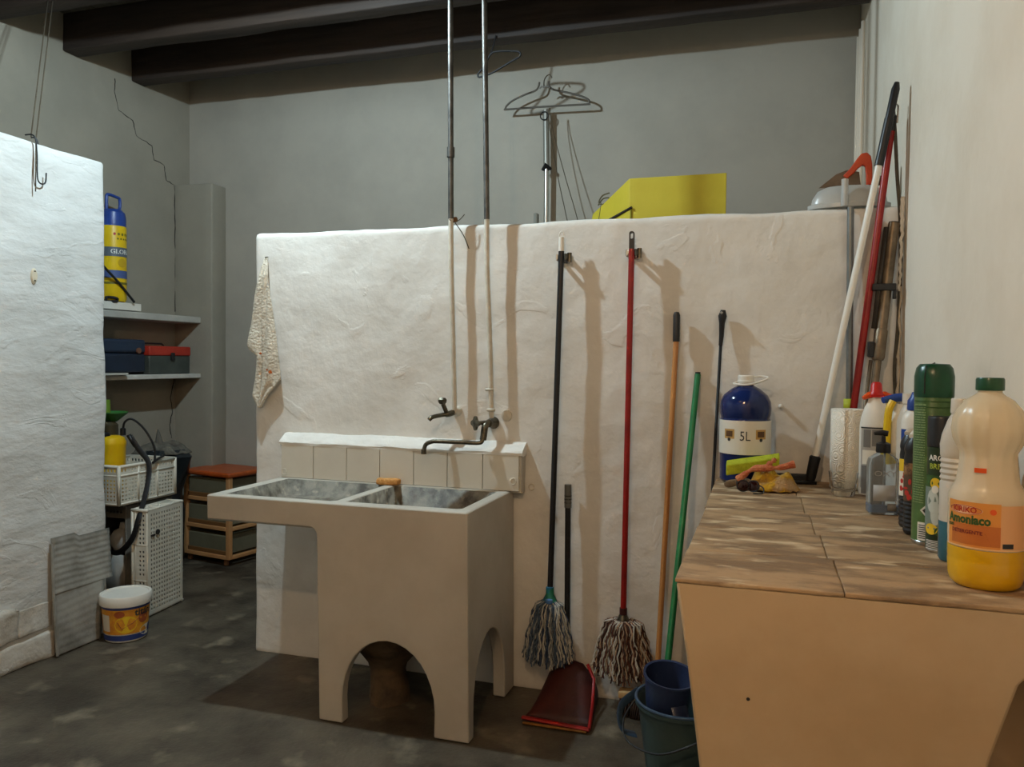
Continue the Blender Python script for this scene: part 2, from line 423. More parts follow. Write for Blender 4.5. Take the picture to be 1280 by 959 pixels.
# left side panel with arch
side2 = [(2.82, slabz), (2.825, 0), (2.89, 0)] + [(3.08-.19*math.cos(PI*k/12), .10+.24*math.sin(PI*k/12)) for k in range(13)] + [(3.27, 0), (3.39, 0), (3.39, slabz)]
mb.poly([side2], .06, lambda u, v, w: Vector((-1.692+w, u, v)))
mb.build('body', SINKM, sink, bevel=.006, seg=3, dissolve=True)
def basin(h, zb, slope):
    mb = MB(); n = len(h); cx = sum(q[0] for q in h)/n; cy = sum(q[1] for q in h)/n
    top = [Vector((a, b, RZ-.004)) for a, b in h]
    bot = [Vector((cx+(a-cx)*.93, cy+(b-cy)*.90, zb + slope*(cx-a))) for a, b in h]
    vs = top+bot; fs = [(i, (i+1) % n, n+(i+1) % n, n+i) for i in range(n)] + [tuple(n+i for i in range(n))]
    mb.add(vs, fs); return mb
basin(hL, .81, 0).build('shallow_basin', BASIN, sink, solid=.012)
basin(hR, .56, 0).build('deep_basin', BASIN, sink, solid=.012)
MB().box(-2.222, -1.69, 2.81, 3.40, slabz-.004, slabz+.03).build('slab_bottom', SINKM, sink)
MB().lathe([(.02, 0), (.022, .004), (.001, .004)], (-1.35, 3.1, .567)).build('drain', DIRTY_CHROME, sink)
# splashback
mb = MB(); rough_box(mb, -2.222, -1.005, 3.345, 3.42, RZ-.01, 1.05, step=.05, amp=.002, rad=.006, seed=3)
mb.build('splashback', SINKM, sink)
mb = MB()
LP = [(3.345, 1.035), (3.333, 1.040), (3.331, 1.052), (3.338, 1.060), (3.365, 1.080), (3.385, 1.092), (3.405, 1.096), (3.41, 1.04)]
def lipf(a, b):
    i_ = b*(len(LP)-1); k = min(int(i_), len(LP)-2); f_ = i_-k
    y = LP[k][0]*(1-f_)+LP[k+1][0]*f_; z = LP[k][1]*(1-f_)+LP[k+1][1]*f_; x = -2.226+1.226*a
    m_ = 1 if .15 < b < .95 else .3
    return Vector((x, y+.006*m_*noise.noise(Vector((x*9, b*3, 2))), z+.003+m_*(.005*noise.noise(Vector((x*7, b*2, 0)))+.003*noise.noise(Vector((x*40, b*8, 0))))))
mb.grid(120, 22, lipf)
mb.add([lipf(0, k/21) for k in range(22)], [tuple(range(22))]); mb.add([lipf(1, k/21) for k in range(22)], [tuple(range(22))])
mb.build('mortar_lip', WALL, sink)
tx = [-2.215, -2.038, -1.861, -1.689, -1.518, -1.353, -1.184, -1.015]
for i in range(7):
    MB().box(tx[i]+.0016, tx[i+1]-.0016, 3.334, 3.35, RZ+.002, 1.045).build('tile', TILE, sink, smooth=False, bevel=.0012)
# concrete pedestal beneath
p = thing('drain_pedestal', 'rough brown cement drain funnel on the floor under the sink', 'pedestal', (-1.52, 3.1, 0))
PED = pm('dirty_cement', S(96,78,56), .8, S(60,48,34), 9, bump=.6, bscale=20)
MB().lathe([(.09, 0), (.08, .06), (.074, .14), (.085, .17), (.18, .27), (.20, .32), (.18, .32), (.07, .2)], (-1.52, 3.1, -.005), ribs=lambda t, z: .08*math.sin(3*t+z*20)+.03*math.sin(8*t-z*30)).build('funnel', PED, p)
MB().cyl((-1.5, 3.1, .2), (-1.42, 3.1, .56), .022).build('waste_pipe', PED, p)
# sponge
mb = MB(); rough_box(mb, -1.685, -1.575, 3.285, 3.325, RZ+.002, RZ+.03, step=.02, amp=.003, rad=.01, seed=12, freq=30)
tag(mb.build('sponge', pm('sponge_tan', S(220,164,96), .9, S(196,132,66), 40, bump=.8, bscale=120)), 'tan sponge on the sink rim between the basins', 'sponge')

# ---------------------------------------------------------------- water pipes and taps
def water_pipe(x_top, x_mid, x_bot, zb, zmid, label, joint=None):
    t = thing('water_pipe', label, 'pipe', (x_bot, 3.345, zb))
    y = 3.345
    MB().tube([(x_mid, y, zmid), (x_top, y, 3.595)], .0125, 12).build('upper_pipe', IRON, t)
    MB().tube(smooth_path([(x_bot, y+.01, zb), (x_bot-.006, y, zb+.3), (x_mid+.003, y, zmid-.2), (x_mid, y, zmid+.04)], 4), .0115, 12).build('painted_pipe', PPIPE, t)
    if joint:
        xj = x_mid+(x_top-x_mid)*(joint-zmid)/(3.595-zmid); MB().tube([(xj, y, joint-.022), (xj, y, joint+.022)], .0175, 12).build('coupling', IRON, t)
    return t
a = water_pipe(-1.366, -1.349, -1.328, 1.235, 2.09, 'left water pipe rising from the short tap up to the ceiling', 2.385)
MB().tube(smooth_path([(-1.35, 3.33, 2.085), (-1.335, 3.345, 2.075), (-1.31, 3.35, 2.085), (-1.29, 3.36, 2.11)], 4), .002, 5).build('binding_wire', ROPE, a)
MB().tube(smooth_path([(-1.335, 3.36, 2.075), (-1.30, 3.375, 2.02), (-1.277, 3.385, 1.96)], 4), .0022, 5).build('binding_wire', ROPE, a)
MB().lathe([(.001, 0), (.010, .004), (.012, .014), (.008, .024), (.001, .026)], (-1.334, 3.36, 2.075), 10).build('cord_knot', pm('cord_knot', S(120,90,60), .9, S(100,70,44), 40), a)
b = water_pipe(-1.212, -1.179, -1.152, 1.205, 2.08, 'right water pipe rising from the swan neck tap up to the ceiling')
for z, x in ((1.33, -1.158), (1.24, -1.150)):
    MB().tube([(x-.018, 3.34, z), (x+.018, 3.345, z)], .007, 8).build('pipe_clip', PPIPE, b)
# short tap
t = thing('tap', 'short metal tap with a knob on the left water pipe', 'tap', (-1.33, 3.36, 1.2))
MB().lathe([(.022, 0), (.024, .006), (.014, .03), (.013, .05)], (-1.33, 3.40, 1.228), 14, rot=Matrix.Rotation(PI/2, 3, 'X')).build('flange', PPIPE, t)
MB().tube(smooth_path([(-1.33, 3.37, 1.228), (-1.345, 3.34, 1.218), (-1.375, 3.31, 1.212), (-1.40, 3.27, 1.205), (-1.412, 3.26, 1.192)], 5), [.014]*8+[.010]*13, 12).build('spout', DIRTY_CHROME, t)
MB().tube([(-1.355, 3.33, 1.22), (-1.368, 3.315, 1.262)], .010, 12).build('valve_stem', DIRTY_CHROME, t)
MB().lathe([(.012, 0), (.019, .008), (.020, .02), (.014, .028), (.001, .029)], (-1.37, 3.312, 1.262), 12, ribs=lambda a, z: .08*math.cos(6*a)).build('knob', DIRTY_CHROME, t)
# swan neck tap
t = thing('tap', 'metal tap with star handle and long swan neck spout over the sink', 'tap', (-1.16, 3.36, 1.05))
MB().lathe([(.026, 0), (.028, .008), (.018, .03), (.016, .07)], (-1.155, 3.40, 1.18), 16, rot=Matrix.Rotation(PI/2, 3, 'X')).build('flange', DIRTY_CHROME, t)
MB().tube(smooth_path([(-1.158, 3.34, 1.185), (-1.165, 3.31, 1.17), (-1.168, 3.30, 1.13), (-1.170, 3.295, 1.11)], 4), .015, 12).build('valve_body', DIRTY_CHROME, t)
MB().tube([(-1.160, 3.33, 1.186), (-1.195, 3.28, 1.184)], .009, 12).build('valve_stem', DIRTY_CHROME, t)
MB().lathe([(.008, 0), (.026, .006), (.026, .016), (.008, .02)], (-1.192, 3.285, 1.184), 24, ribs=lambda a, z: .22*math.cos(4*a), rot=Matrix.Rotation(math.radians(-35), 3, 'Z') @ Matrix.Rotation(PI/2, 3, 'X')).build('star_handle', DIRTY_CHROME, t)
MB().tube(smooth_path([(-1.170, 3.295, 1.125), (-1.172, 3.293, 1.108), (-1.185, 3.285, 1.098), (-1.25, 3.27, 1.099), (-1.36, 3.25, 1.101), (-1.39, 3.245, 1.099), (-1.418, 3.243, 1.085), (-1.428, 3.243, 1.055)], 5), .0095, 12).build('spout', DIRTY_CHROME, t)
MB().lathe([(.012, 0), (.012, .02), (.009, .022)], (-1.428, 3.243, 1.043), 12).build('nozzle', DIRTY_CHROME, t)
tag(MB().lathe([(.026, 0), (.024, .01), (.01, .014), (.001, .014)], (-1.095, 3.402, 1.213), 16, rot=Matrix.Rotation(PI/2, 3, 'X')).build('blanking_plug', PPIPE), 'round white plug on the wall right of the swan neck tap', 'plug')
for (x, y, z, lab) in ((-1.04, 3.335, .93, 'small painted hook at the right end of the splashback'), (-.975, 3.398, .90, 'small painted hook on the wall beside the splashback'), (-2.19, 3.325, .915, 'small wire hook at the left end of the splashback')):
    mb = MB(); mb.tube([(x+.012*math.cos(t_), y-.003, z+.014*math.sin(t_)) for t_ in [k*PI/6 for k in range(12)]], .003, 6)
    tag(mb.build('hook', PPIPE), lab, 'hook')

# ---------------------------------------------------------------- towel on the partition edge
px = lambda u, v: (-2.337+(u-330)*.00372, 1.949-(v-322)*.0039)
LB = {322:328, 345:322, 375:316, 405:310, 430:305, 437:308, 444:320, 455:319, 475:316, 495:313, 503:318, 510:324}
RB = {322:332, 345:338, 400:346, 440:352, 473:358, 480:352, 495:337, 510:327}
FB = {322:330, 345:330, 375:328, 445:328, 470:326, 510:325}
def ip(d, v):
    k = sorted(d)
    for i in range(len(k)-1):
        if k[i] <= v <= k[i+1]: t_ = (v-k[i])/(k[i+1]-k[i]); return d[k[i]]*(1-t_)+d[k[i+1]]*t_
    return d[k[-1]]
def tw(s, t_):
    v = 322+188*t_
    l, f, r = ip(LB, v), ip(FB, v), ip(RB, v)
    if s < .4: u = l+(f-l)*s/.4; dep = .022+.012*math.sin(s/.4*PI)+.004*math.sin(v*.09)
    elif s < .47: u = f + (s-.4)*8; dep = .034-.24*abs(s-.435)*-1 if False else .012
    else: k = (s-.47)/.53; u = f+1+(r-f-1)*k; dep = .030+.012*math.sin(k*PI)+.006*math.sin(k*9+v*.05)
    if t_ < .12: dep = dep*(t_/.12)*.8+.006
    X_, Z_ = px(u, v)
    return Vector((X_, 3.393-dep+.002*noise.noise(Vector((u*.3, v*.3, 0))), Z_))
tm = pm('towel_cloth', S(214,204,186), .95, S(192,180,160), 26, bump=1, bscale=90, extra=(S(150,150,156), 14, .66, .78))
mb = MB(); mb.grid(46, 70, tw)
tw_t = thing('towel', 'crumpled cream terry towel with orange stains hanging at the partition edge', 'towel', (-2.33, 3.37, 1.2))
mb.build('cloth', tm, tw_t, solid=.006)
STN = pm('orange_stain', S(190,96,30), .9, S(150,66,20), 60)
for (u, v, r) in ((346, 465, .011), (331, 442, .008), (341, 462, .006)):
    X_, Z_ = px(u, v); kk = (u-ip(FB, v))/max(1, ip(RB, v)-ip(FB, v))
    pts = [(X_+r*math.cos(q*PI/4)*rnd.uniform(.7, 1.2), Z_+r*.8*math.sin(q*PI/4)*rnd.uniform(.7, 1.2)) for q in range(8)]
    MB().poly([pts], .002, lambda a, b, w_: Vector((a, 3.337-w_, b))).build('stain', STN, tw_t)
MB().tube([(-2.334, 3.40, 1.955), (-2.334, 3.375, 1.95)], .003, 6).build('nail', DIRTY_CHROME, tw_t)

# ---------------------------------------------------------------- mops and sticks
def pole(mb, a, b, r, n=12, mi=0): return mb.cyl(a, b, r, n, mi)
def holder(x, z, lab):
    t = thing('mop_holder', lab, 'holder', (x, 3.40, z))
    MB().box(x-.022, x+.026, 3.392, 3.40, z-.022, z+.022).build('plate', CHROME, t, bevel=.002)
    for s_, m_ in ((-1, CHROME), (1, DIRTY_CHROME)):
        MB().tube([(x+s_*.021, 3.392, z), (x+s_*.024, 3.35, z), (x+s_*.018, 3.335, z)], .006, 8, flat=(2.4, .6)).build('jaw', m_, t)
    MB().cyl((x+.03, 3.365, z-.02), (x+.03, 3.365, z+.02), .010, 12).build('roller', DIRTY_CHROME, t)
holder(-.838, 1.905, 'steel clip holding the black mop handle on the wall')
holder(-.538, 1.915, 'steel clip holding the red mop handle on the wall')
def strands(c, ztop, zbot, wid, dep, cols, parent, n=230, rtop=.03, seed=1, r=.0034):
    R = random.Random(seed); mb = MB()
    for i in range(n):
        a = R.uniform(0, 2*PI); q = math.sqrt(R.random())
        x0 = c[0]+rtop*math.cos(a)*.9*q; y0 = c[1]+rtop*math.sin(a)*.7*q
        xe = c[0]+wid*math.cos(a)*(.35+.65*q); ye = c[1]+dep*math.sin(a)*q
        ye = min(ye, 3.392)
        zb = zbot + R.uniform(0, .05) + (.03*abs(math.cos(a))*q)
        pts = []
        ph = R.uniform(0, 6)
        for k in range(10):
            t_ = k/9; s_ = t_**.45
            pts.append((x0+(xe-x0)*s_+.0055*math.sin(ph+t_*17), min(3.394, y0+(ye-y0)*s_+.003*math.cos(ph+t_*13)), ztop+.012*math.sin(min(1, t_*4)*PI)*q-(ztop-zb)*t_))
        mb.tube(pts, [r*R.uniform(.8, 1.2)]*10, 5, R.choice(range(len(cols))) if R.random() < .9 else 0)
    o = mb.build('strands', cols, parent); o['kind'] = 'stuff'; return o
m1 = thing('mop', 'mop with black handle and blue grey and white strands, white hanging grip', 'mop', (-.865, 3.3, .14))
MB().cyl((-.866, 3.325, .46), (-.839, 3.345, 1.935), .0125).build('handle', BLACK, m1)
MB().lathe([(.013, 0), (.012, .06), (.0085, .062), (.008, .02)], (-.839, 3.345, 1.93), 12).build('grip', WHITEP, m1)
MB().tube([(-.839+.010*math.cos(t_), 3.345, 1.992+.022*max(0, math.sin(t_))) for t_ in [k*PI/8 for k in range(9)]], .0028, 6).build('hanging_loop', WHITEP, m1)
MB().lathe([(.036, 0), (.03, .012), (.018, .035), (.018, .065), (.013, .067)], (-.866, 3.322, .418), 16, sy=.8).build('socket', pm('mop_green', S(30,110,84), .5, S(24,90,120), 20, lo=.5, hi=.55), m1)
MB().lathe([(.012, 0), (.017, .006), (.016, .018), (.001, .02)], (-.862, 3.292, .420), 12, sy=.6).build('socket_badge', pm('badge_blue', S(90,140,190), .4, S(80,120,180), 8), m1)
cw = pm('strand_white', S(206,202,190), .9, S(176,172,160), 50, bump=.6, bscale=300)
strands((-.868, 3.322), .425, .135, .115, .078, [cw, pm('strand_blue', S(84,100,116), .9, S(60,76,94), 50), pm('strand_grey', S(140,146,148), .9, S(100,106,112), 50), pm('strand_navy', S(62,78,100), .9, S(50,60,84), 50)], m1, seed=3, n=400, r=.0028)
m2 = thing('mop', 'mop with red handle and shaggy brown and white strands', 'mop', (-.545, 3.3, .13))
MB().cyl((-.547, 3.325, .40), (-.5375, 3.345, 1.93), .0125).build('handle', RED, m2)
MB().cyl((-.547, 3.325, .37), (-.547, 3.325, .425), .016, 12).build('collar', REDBR, m2)
# grip with a hole
gl = rr(-.5475, -.5265, 1.915, 2.003, .009); gh = rr(-.543, -.531, 1.972, 1.996, .005)
MB().poly([gl, gh[::-1]], .018, lambda u, v, w_: Vector((u, 3.336+w_, v))).build('grip', BLACK, m2)
MB().lathe([(.03, 0), (.028, .02), (.017, .045), (.012, .046)], (-.547, 3.322, .352), 16).build('socket', DIRTY_CHROME, m2)
strands((-.545, 3.322), .375, .115, .128, .085, [cw, pm('strand_brown', S(98,58,44), .9, S(74,42,32), 50), pm('strand_beige', S(176,148,122), .9, S(150,120,96), 50), pm('strand_dark', S(70,46,38), .9, S(54,36,30), 50)], m2, n=500, rtop=.055, seed=5, r=.0031)
# long dustpan
d = thing('dustpan', 'red brown long handled dustpan, shade in its colour, standing on the floor under the blue mop', 'dustpan', (-.76, 3.2, 0))
MB().cyl((-.792, 3.345, .17), (-.801, 3.365, .83), .0125).build('handle', BLACKM, d)
MB().cyl((-.801, 3.365, .825), (-.802, 3.366, .925), .0155).build('grip', pm('grey_grip', S(104,104,100), .5, S(92,92,88), 8), d)
for z_ in (.845, .86, .875): MB().lathe([(.0165, 0), (.0165, .004)], (-.8015, 3.366, z_), 12).build('grip_ring', BLACK, d)
mb = MB()
pan = [(-.905, 3.08), (-.632, 3.06), (-.655, 3.33), (-.88, 3.345)]
mb.poly([pan], .006, lambda u, v, w_: Vector((u, v, .004+w_)))
# hood: side walls and back wall, curved
def hood(a, b):
    th = PI*a; x = -.770+.115*math.cos(th)*(1+.12*(1-b)); z = .008 + .155*math.sin(th)**.8*(b**1.1)
    return Vector((x + (-.0)*(b), 3.10+.24*b, z))
mb.grid(18, 8, lambda a, b: hood(a, b))
mb.build('pan', REDBR, d, solid=.005)
mb = MB(); mb.poly([[(-.885, .008), (-.655, .008), (-.672, .10), (-.72, .16), (-.77, .172), (-.82, .16), (-.868, .10)]], .006, lambda u, v, w_: Vector((u, 3.338+w_, v))); mb.build('back_wall', REDBR, d)
mb = MB(); mb.tube([(-.912, 3.078, .012), (-.63, 3.055, .012)], .010, 8, flat=(.7, 1.2)); mb.build('lip', RED, d)
mb = MB(); mb.tube([(-.632, 3.06, .012), (-.648, 3.2, .05), (-.665, 3.31, .11), (-.70, 3.34, .16)], .007, 8); mb.build('edge_rail', RED, d)
mb = MB(); mb.box(-.90, -.64, 3.040, 3.054, .002, .008); mb.build('rubber_strip', pm('rubber_ochre', S(150,100,40), .7, S(130,84,30), 20), d)
# pine broom
b_ = thing('broom', 'broom with varnished pine handle and black hanging cap against the partition', 'broom', (-.36, 3.37, 0))
MB().cyl((-.40, 3.27, .06), (-.351, 3.37, 1.55), .0115).build('handle', ORANGEW, b_)
MB().lathe([(.0145, 0), (.0145, .11), (.010, .122), (.001, .124)], (-.351, 3.37, 1.545), 12).build('cap', BLACK, b_)
mb = MB(); rough_box(mb, -.55, -.28, 3.235, 3.29, .075, .105, step=.05, amp=.001, rad=.006); mb.build('brush_block', pm('pale_wood', S(190,160,116), .6, S(170,140,96), 10), b_)
mb = MB()
for i in range(26):
    for j in range(5):
        x = -.54+i*.0098; y = 3.242+j*.0105; mb.tube([(x, y, .078), (x+rnd.uniform(-.006, .006)-.01, y-.01+rnd.uniform(-.006, .006), .002)], .0032, 4)
o = mb.build('bristles', pm('bristle_brown', S(66,46,34), .9, S(50,34,26), 40), b_); o['kind'] = 'stuff'
# green stick (mop handle standing in the bucket)
g_ = tag(MB().tube([(-.335, 2.88, .10), (-.262, 3.378, 1.41)], .0125, 14).build('green_stick', GREEN), 'glossy green metal stick standing in the blue bucket and leaning on the wall', 'stick')
MB().lathe([(.0105, 0), (.0105, .012), (.001, .013)], (-.2618, 3.3785, 1.408), 12).build('end_plug', BLACKM, g_)
# thin black stick with knob
k_ = thing('thin_stick', 'thin black rod with a chrome topped knob leaning left of the blue jug', 'rod', (-.2, 3.33, 0))
MB().tube([(-.222, 3.25, .02), (-.17, 3.378, 1.60)], .0062, 8).build('rod', BLACKM, k_)
MB().tube([(-.1725, 3.371, 1.53), (-.170, 3.376, 1.57), (-.169, 3.377, 1.62), (-.167, 3.376, 1.65), (-.165, 3.374, 1.675)], [.008, .010, .012, .018, .010], 10).build('knob', BLACK, k_)
MB().lathe([(.001, -.006), (.008, 0), (.001, .006)], (-.170, 3.357, 1.662), 10).build('knob_badge', CHROME, k_)

# bucket with wringer insert
BX, BY = -.245, 2.735
bk = thing('bucket', 'dark blue grey mop bucket on the floor behind the counter end', 'bucket', (BX, BY, 0))
MB().lathe([(.105, .002), (.11, .006), (.148, .30), (.158, .302), (.158, .315), (.150, .316), (.144, .305), (.104, .012), (.001, .010)], (BX, BY, 0), 40, ribs=None).build('pail', pm('pail_green', S(58,76,76), .45, S(50,66,68), 6), bk)
MB().tube([(BX+.155*math.cos(t_), BY+.155*math.sin(t_), .318) for t_ in [k*PI/20 for k in range(40)]]+[(BX+.155, BY, .318)], .0055, 8).build('rim', BLUEB, bk)
MB().tube(smooth_path([(BX-.158, BY-.02, .30), (BX-.19, BY-.05, .24), (BX-.165, BY-.115, .20), (BX-.06, BY-.175, .20), (BX+.05, BY-.17, .245), (BX+.12, BY-.12, .28), (BX+.155, BY-.03, .30)], 6), .0035, 8).build('bail_handle', BLACKM, bk)
MB().tube(smooth_path([(BX-.155, BY+.05, .305), (BX-.205, BY-.01, .27), (BX-.195, BY-.06, .215), (BX-.15, BY-.04, .19)], 6), .013, 10, flat=(1.4, .35)).build('spout_lip', BLUEB, bk)
wr = thing('mop_wringer', 'navy plastic wringer cone resting inside the bucket rim', 'wringer', (BX-.055, BY-.03, .25))
wx, wy = BX-.052, BY-.025
tilt = Matrix.Rotation(math.radians(9), 3, 'X') @ Matrix.Rotation(math.radians(6), 3, 'Y')
MB().lathe([(.055, -.04), (.072, .05), (.084, .148), (.090, .150), (.090, .158), (.082, .156), (.066, .05), (.05, -.035), (.001, -.036)], (wx, wy, .262), 36, rot=tilt).build('cone', NAVYB, wr)
MB().tube(smooth_path([(wx+.045, wy-.062, .335), (wx+.06, wy-.085, .30), (wx+.062, wy-.10, .27)], 4), [.03]*9, 10, flat=(.35, 1)).build('pouring_tab', NAVYB, wr)

# ---------------------------------------------------------------- counter
ct = thing('counter', 'built in ochre rendered counter with worn brown tiled top beside the right wall', 'counter', (.17, 2.6, 0))
fr = [(-.175, .980), (.565, .980), (.53, .90), (.482, .84), (.435, .68), (.405, .5), (.39, .3), (.385, 0), (-.045, 0), (-.085, .3), (-.118, .576), (-.150, .82)]
MB().poly([fr], .14, lambda u, v, w_: Vector((min(u, .503), 3.15+w_, v))).build('support_wall', CFRONT, ct)
mb = MB(); mb.poly([fr], .14, lambda u, v, w_: Vector((u, 1.758+w_, v)))
mb.build('support_wall', CFRONT, ct, bevel=.006, seg=2)
MB().lathe([(.001, .001), (.004, .0), (.001, -.001)], (-.02, 1.757, .745), 10, rot=Matrix.Rotation(PI/2, 3, 'X')).build('nail_hole', CRACK, ct)
MB().box(.30, XW(1.9)-.001, 1.90, 1.96, 0, .96).build('recess_panel', CFRONT, ct)
mb = MB(); rough_box(mb, -.174, .499, 1.780, 3.398, .93, .9815, step=.06, amp=.002, rad=.006, seed=31); mb.build('slab', CFRONT, ct)
ys = [1.7555, 2.048, 2.339, 2.66, 3.00, 3.397]
for i in range(5):
    for (xa, xb) in ((-.178, .165-.012*i), (.167-.012*i, XW((ys[i]+ys[i+1])/2)+.001)):
        mb = MB(); rough_box(mb, xa+(.004*rnd.random() if xa < 0 else 0), xb, ys[i]+.0012, ys[i+1]-.0012, .9805, .990+rnd.uniform(-.0006, .0010), step=.05, amp=.0018, rad=.003, seed=40+i*2+(xa > 0), freq=14)
        mb.build('tile', TOPM, ct)
CT = .9925

# ---------------------------------------------------------------- things on the counter
PRINTD = pm('print_dark', S(40,42,46), .5); PRINTW = pm('print_white', S(226,226,220), .5); PRINTG = pm('print_grey', S(120,118,114), .5)
PRINTR = pm('print_red', S(178,40,30), .5); LABELW = pm('label_white', S(222,216,202), .4); PRINTY = pm('print_yellow', S(226,190,40), .45)
PRINTGN = pm('print_green', S(50,84,34), .5)
def facing(x, y): return math.atan2(-y, -x)          # direction from the thing to the viewer side of the room
def lines(mb, fn, u0, u1, v0, v1, n, mi, seed=0):
    """rows of unreadably small print as short dashes"""
    R = random.Random(seed); h = (v1-v0)/n
    for i in range(n):
        u = u0
        while u < u1:
            wd = R.uniform(.15, .4)*(u1-u0); e = min(u1, u+wd)
            patch(mb, fn, u, e, v0+i*h+h*.25, v0+i*h+h*.6, 3, mi, .0002); u = e+(u1-u0)*.04
def blob(mb, fn, cu, cv, ru, rv, mi, lift=.0003, n=14):
    vs = [fn(cu, cv, lift)]+[fn(cu+ru*math.cos(2*PI*k/n), cv+rv*math.sin(2*PI*k/n), lift) for k in range(n)]
    mb.add(vs, [(0, 1+k, 1+(k+1) % n) for k in range(n)], mi)

# 5 litre jug
jx, jy = -.068, 3.27
j = thing('water_jug', 'large blue five litre plastic jug with white label at the back of the counter', 'jug', (jx, jy, CT))
JR = .098
MB().lathe([(.001, CT), (.085, CT+.001), (.094, CT+.012), (.095, 1.105), (.0965, 1.11), (.0965, 1.235), (.092, 1.245), (.096, 1.26), (.0975, 1.285), (.095, 1.31), (.082, 1.335), (.055, 1.358), (.030, 1.372), (.027, 1.386), (.001, 1.386)], (jx, jy, 0), 40).build('bottle', DBLUE, j)
MB().lathe([(.031, 1.378), (.033, 1.382), (.033, 1.390), (.031, 1.392), (.031, 1.408), (.028, 1.412), (.001, 1.412)], (jx, jy, 0), 28).build('cap', WHITEP, j)
MB().tube(smooth_path([(jx-.032, jy-.01, 1.384), (jx-.045, jy-.02, 1.378), (jx, jy-.045, 1.375), (jx+.045, jy-.03, 1.385), (jx+.082, jy-.01, 1.402), (jx+.06, jy+.01, 1.408), (jx+.03, jy+.005, 1.406)], 5), .004, 8).build('carry_handle', WHITEP, j)
fa = facing(jx, jy)
fn = wrap((jx, jy, 0), .0965, fa, 0)
lb = MB(); patch(lb, fn, -.148, .148, 1.108, 1.238, 40, 0, .0006); lab = lb.build('label', LABELW, j)
LPM = [pm('gold_print', S(190,150,84), .5), PRINTD, PRINTG, pm('brown_print', S(90,60,30), .5)]
for cu in (-.062, .062):
    mb = MB(); patch(mb, fn, cu-.022, cu+.022, 1.168, 1.205, 5, 0, .0012); blob(mb, fn, cu, 1.165, .007, .007, 1, .0013)
    lines(mb, fn, cu-.018, cu+.018, 1.135, 1.155, 3, 2, 4); patch(mb, fn, cu-.015, cu+.015, 1.176, 1.198, 5, 3, .0016)
    mb.build('printed_badge', LPM, lab, smooth=False)
mb = MB(); lines(mb, fn, -.022, .022, 1.130, 1.150, 4, 2, 6); lines(mb, fn, -.02, .02, 1.212, 1.222, 1, 2, 9)
mb.build('small_print', LPM, lab, smooth=False)
text_on(wrap((jx, jy, 0), .0965, fa, 1.178, off=.002), '5L', .052, PRINTD, lab, xs=.8)
tag(MB().cyl((.065, 3.40, 1.287), (.065, 3.375, 1.287), .009, 10).build('wall_plug', WHITEP), 'small white plug in the wall right of the blue jug', 'plug')

# folded yellow green cleaning cloth pad
mb = MB()
pr = [(0, 0), (.055, 0), (.062, .012), (.040, .052), (.030, .054), (.0, .040)]
A_ = Vector((-.130, 3.085, CT+.045)); B_ = Vector((.060, 3.115, CT+.078))
mb.add([A_+Vector((0, q[0], q[1])) for q in pr]+[B_+Vector((0, q[0], q[1])) for q in pr],
       [(0, 1, 2, 3, 4, 5), (11, 10, 9, 8, 7, 6)]+[(i, (i+1) % 6, 6+(i+1) % 6, 6+i) for i in range(6)])
tag(mb.build('scouring_sponge', pm('lime_sponge', S(176,186,40), .85, S(150,160,26), 30, bump=.4, bscale=90), bevel=.004, seg=2), 'lime green sponge block lying in front of the blue jug', 'sponge')
# coral rag twisted
mb = MB()
mb.tube(smooth_path([(-.088, 3.055, CT+.035), (-.065, 3.055, CT+.055), (-.03, 3.05, CT+.08), (.02, 3.055, CT+.085), (.06, 3.06, CT+.088), (.110, 3.07, CT+.102)], 6),
        [.011+.003*math.sin(i*.5)+.0015*math.sin(i*1.1) for i in range(31)], 10)
mb.tube(smooth_path([(.0, 3.055, CT+.085), (.03, 3.06, CT+.105), (.045, 3.065, CT+.118)], 6), [.008+.003*math.sin(i*1.6) for i in range(13)], 9)
mb.build  # keep the two strands one rag
r_ = thing('rag', 'twisted coral orange rag lying across the yellow cloth', 'rag', (.01, 3.12, CT+.03))
mb.build('cloth', pm('coral_cloth', S(206,130,88), .95, S(176,86,56), 40, bump=.8, bscale=120), r_)
# crumpled yellow cloth
def crump(c, rx, ry, h, seed, n=26):
    mb = MB()
    def f(a, b):
        th = 2*PI*a; q = b
        k = 1+.22*noise.noise(Vector((math.cos(th)*1.7+seed, math.sin(th)*1.7, 0)))
        z = h*(1-q**3)*(.75+.55*noise.noise(Vector((math.cos(th)*q*2.5+seed, math.sin(th)*q*2.5, 4))))
        z += .006*abs(math.sin(7*th+seed+q*3))*q
        return Vector((c[0]+rx*q*k*math.cos(th), c[1]+ry*q*k*math.sin(th), c[2]+max(.001, z)))
    mb.grid(n*2, n//2, lambda a, b: f(a, b)); return mb
ye = thing('duster', 'crumpled yellow and brown duster under the coral rag', 'cloth', (.04, 3.10, CT))
crump((.035, 3.09, CT), .10, .07, .082, 3).build('cloth', pm('mustard_cloth', S(196,150,30), .95, S(140,104,60), 24, bump=.8, bscale=110, extra=(S(180,150,110), 12, .5, .6)), ye, solid=.002)
MB().tube(smooth_path([(-.135, 3.09, CT+.01), (-.10, 3.085, CT+.02), (-.06, 3.085, CT+.03), (-.02, 3.07, CT+.02)], 5), [.006, .01, .013, .014, .014, .013, .012, .012, .012, .011, .011, .01, .009, .008, .008, .006], 8, flat=(1, .6)).build('corner_tail', pm('taupe_cloth', S(120,100,76), .95, S(96,78,58), 30, bump=.5, bscale=100), ye)
